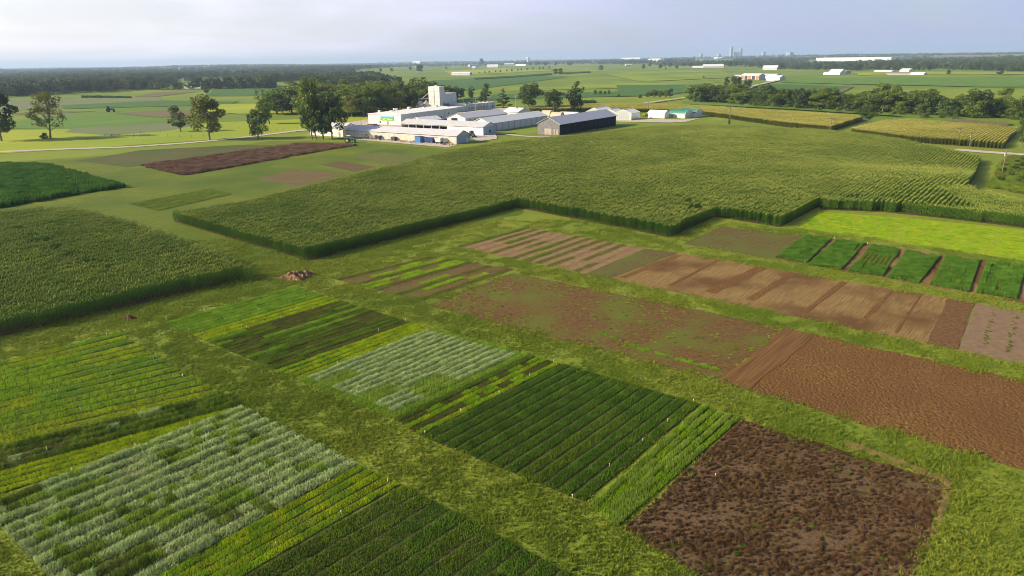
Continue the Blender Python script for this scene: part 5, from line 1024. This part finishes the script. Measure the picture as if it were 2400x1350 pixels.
def implement(px, py, az, L_, W__, mm, label, kind=0, loc=None):
    p = Vector(loc) if loc else at(px, py); e = empty('farm_implement', (p.x, p.y, zf(*p)+(.25 if loc else 0)), math.pi/2-math.radians(az), label, 'implement', 'machinery along the long shed' if not loc else 'machines under the open bays')
    f = MB().box((-L_/2, -W__/2, .55), (L_/2, -W__/2+.12, .7)).box((-L_/2, W__/2-.12, .55), (L_/2, W__/2, .7))
    for i in range(4): x = -L_/2+.05+i*(L_-.2)/3; f.box((x, -W__/2+.12, .56), (x+.1, W__/2-.12, .69))
    f.build('frame', mm, e); MB().tube((L_/2, -.4, .6), (L_/2+1.4, 0, .45), .06, .06, 6).tube((L_/2, .4, .6), (L_/2+1.4, 0, .45), .06, .06, 6).build('drawbar', mm, e)
    for y in (-W__/2-.15, W__/2+.15): wheel(e, 0, y, .42)
    if kind == 0:
        for i in range(int(W__/.35)): MB().tube((-.6, -W__/2+.2+i*.35, .3), (-.6, -W__/2+.24+i*.35, .3), .3, .3, 12).build('disc', steel, e)
    elif kind == 1: MB().prism([(-L_*.35, .7), (L_*.35, .7), (L_*.45, 1.9), (-L_*.45, 1.9)], -W__*.4, W__*.4).build('hopper', mm, e)
    elif kind == 2:
        for i in range(5): MB().tube((-L_/2+.3+i*(L_-.6)/4, 0, .7), (-L_/2+.1+i*(L_-.6)/4, .2, 1.7), .05, .05, 5).build('tine', mm, e)
    elif kind == 3: MB().tube((-1, 0, .7), (0, 0, 2.3), .12, .1, 6).tube((0, 0, 2.3), (1.6, 0, 1.2), .1, .08, 6).box((1.3, -.4, .8), (1.9, .4, 1.3)).build('boom', mm, e)
    return e
GRY, DK, RED, ORG, BLU = simple('machine_grey', (.33, .33, .33)), simple('machine_dark', (.05, .05, .06)), simple('machine_red', (.30, .05, .03)), simple('machine_orange', (.50, .24, .04)), simple('machine_blue', (.04, .13, .40))
for a in ((833, 324, 120, 4, 2, DK, 'low dark frame at the far left of the machinery line', 2), (847, 325, 120, 5, 2, DK, 'long dark implement left of the folded boom', 2), (858, 326, 120, 2.6, 1.6, DK, 'dark folded boom loader against the shed wall', 3),
          (902, 328.5, 118, 3, 2, GRY, 'grey disc implement right of the grey wagons', 0), (914, 329, 118, 2.4, 2, GRY, 'pale tined implement before the shed wall', 2), (923, 330.5, 118, 2.6, 2, DK, 'dark hopper implement in the middle of the machinery line', 1),
          (944, 333, 118, 4.2, 2, ORG, 'long orange implement below the two grey crates', 0), (966, 334, 118, 3, 2.2, GRY, 'grey disc implement left of the blue container', 0), (1040, 340.5, 115, 3, 1.8, RED, 'rust red implement below the white cone tank', 0), (1056, 340.5, 115, 2.6, 2.2, yel, 'yellow implement at the right end of the machinery line', 2)): implement(*a)
def boxy(px, py, az, kind, m, label, dims, name, cat):
    p = at(px, py); l, w_, h = dims; e = empty(name, (p.x, p.y, zf(*p)), math.pi/2-math.radians(az), label, cat)
    if kind == 'container':
        b_ = MB().box((-l/2, -w_/2, .15), (l/2, w_/2, h))
        b_.build('body', m, e); r_ = MB()
        for i in range(7): x = -l/2+.15+i*(l-.4)/6; r_.box((x, -w_/2-.06, .3), (x+.1, -w_/2-.002, h-.1)); r_.box((x, w_/2+.002, .3), (x+.1, w_/2+.06, h-.1))
        r_.build('rib', m, e); MB().box((-l/2-.05, -w_/2-.05, h+.003), (l/2+.05, w_/2+.05, h+.12)).build('lid', DK, e); MB().box((-l/2-.05, -w_/2+.3, .3), (-l/2-.003, w_/2-.3, h-.3)).build('door', m, e)
    elif kind == 'wagon':
        MB().add([(-l*.38, -w_*.3, .9), (l*.38, -w_*.3, .9), (l*.38, w_*.3, .9), (-l*.38, w_*.3, .9), (-l/2, -w_/2, h), (l/2, -w_/2, h), (l/2, w_/2, h), (-l/2, w_/2, h)], [(0, 3, 2, 1), (0, 1, 5, 4), (1, 2, 6, 5), (2, 3, 7, 6), (3, 0, 4, 7)]).build('hopper', m, e)
        MB().box((-l/2+.1, -w_/2+.1, h-.35), (l/2-.1, w_/2-.1, h-.3)).build('load', DK, e); MB().box((-l*.4, -.5, .55), (l*.4, .5, .7)).tube((l*.4, 0, .6), (l*.4+1.5, 0, .5), .07, .07, 6).build('frame', DK, e)
        for x in (-l*.28, l*.28):
            for y in (-w_*.4, w_*.4): wheel(e, x, y, .42)
    elif kind == 'tank':
        MB().lathe([(.05, .2), (w_/2, 1.1), (w_/2, h*.62), (.35, h), (0, h)], 20).build('tank', m, e, smooth=False)
        for a in range(4): MB().tube((math.cos(a*1.57)*w_*.55, math.sin(a*1.57)*w_*.55, 0), (math.cos(a*1.57)*w_*.5, math.sin(a*1.57)*w_*.5, 1.4), .06, .06, 5).build('leg', steel, e)
    else:
        m_ = MB(); MB().box((-l/2, -w_/2, .1), (l/2, w_/2, .22)).build('base', woodpole, e)
        for i in range(6): z = .25+i*(h-.3)/6; m_.box((-l/2, -w_/2, z), (l/2, w_/2, z+(h-.3)/6-.06))
        m_.build('slats', m, e)
boxy(983, 334.5, 118, 'container', simple('container_blue', (.07, .22, .50)), 'tall bright blue container against the long shed', (2.9, 2.6, 2.7), 'container', 'container'); boxy(1008, 336, 118, 'wagon', simple('wagon_blue', (.03, .06, .26)), 'dark blue grain wagon right of the blue container', (4.6, 2.5, 2.6), 'grain_wagon', 'wagon')
boxy(1029, 337.5, 118, 'wagon', simple('wagon_white', (.62, .62, .62)), 'white hopper wagon between the blue wagon and the cone tank', (3.2, 2.5, 2.8), 'grain_wagon', 'wagon'); boxy(1044, 337, 118, 'tank', simple('tank_white', (.60, .58, .55)), 'pale cone shaped tank near the right end of the long shed', (2.8, 2.8, 2.5), 'tank', 'tank')
boxy(877, 327, 118, 'wagon', GRY, 'pale grey box wagon left of the darker one', (3, 2.2, 2.0), 'farm_wagon', 'wagon'); boxy(888, 328, 118, 'wagon', DK, 'dark slatted wagon beside the pale grey one', (3, 2.2, 2.1), 'farm_wagon', 'wagon')
boxy(934, 327.8, 118, 'crate', GRY, 'left grey slatted crate against the shed wall', (1.6, 1.4, 2.0), 'crate', 'crate'); boxy(946, 328.6, 118, 'crate', GRY, 'right grey slatted crate against the shed wall', (1.7, 1.4, 2.0), 'crate', 'crate'); boxy(957.5, 329.4, 118, 'crate', ORG, 'narrow orange crate stood upright by the shed wall', (.9, .9, 1.9), 'crate', 'crate')
# machines inside the open bays
for i, (mm, kd, lb) in enumerate(((RED, 1, 'red machine in the leftmost open bay'), (simple('machine_green', green), 0, 'green machine in the second open bay'), (RED, 2, 'red tined machine in the third open bay'), (simple('machine_green', green), 1, 'green hopper machine in the fourth open bay'), (GRY, 1, 'grey machine in the fifth open bay'), (simple('machine_white', (.7, .7, .68)), 1, 'white machine in the open bay nearest the doors'))):
    xx = xo*(i+.5)/6; M_ = MSHED.e.matrix_basis; q = M_ @ Vector((xx, 3.2, 0)); implement(0, 0, B1AZ+90, 2.6, 2.0, mm, lb, kd, (q.x, q.y))
boxy(1513, 273, 60, 'wagon', yel, 'yellow wagon standing between the greenhouse and the white garage', (3.5, 2.2, 1.6), 'farm_wagon', 'wagon')
# ------------------------------------------------------------------ haze
hz = nmat('haze_air'); t = hz.node_tree; pv = t.nodes.new('ShaderNodeVolumePrincipled'); pv.inputs['Color'].default_value = (.52, .72, 1.0, 1); pv.inputs['Density'].default_value = 9e-5; pv.inputs['Anisotropy'].default_value = .1
om = t.nodes.new('ShaderNodeOutputMaterial'); t.links.new(pv.outputs[0], om.inputs['Volume'])
hb_ = MB().box((-15000, -600, -40), (15000, 23000, 160)).build('haze', hz); tag(hb_, kind='stuff')
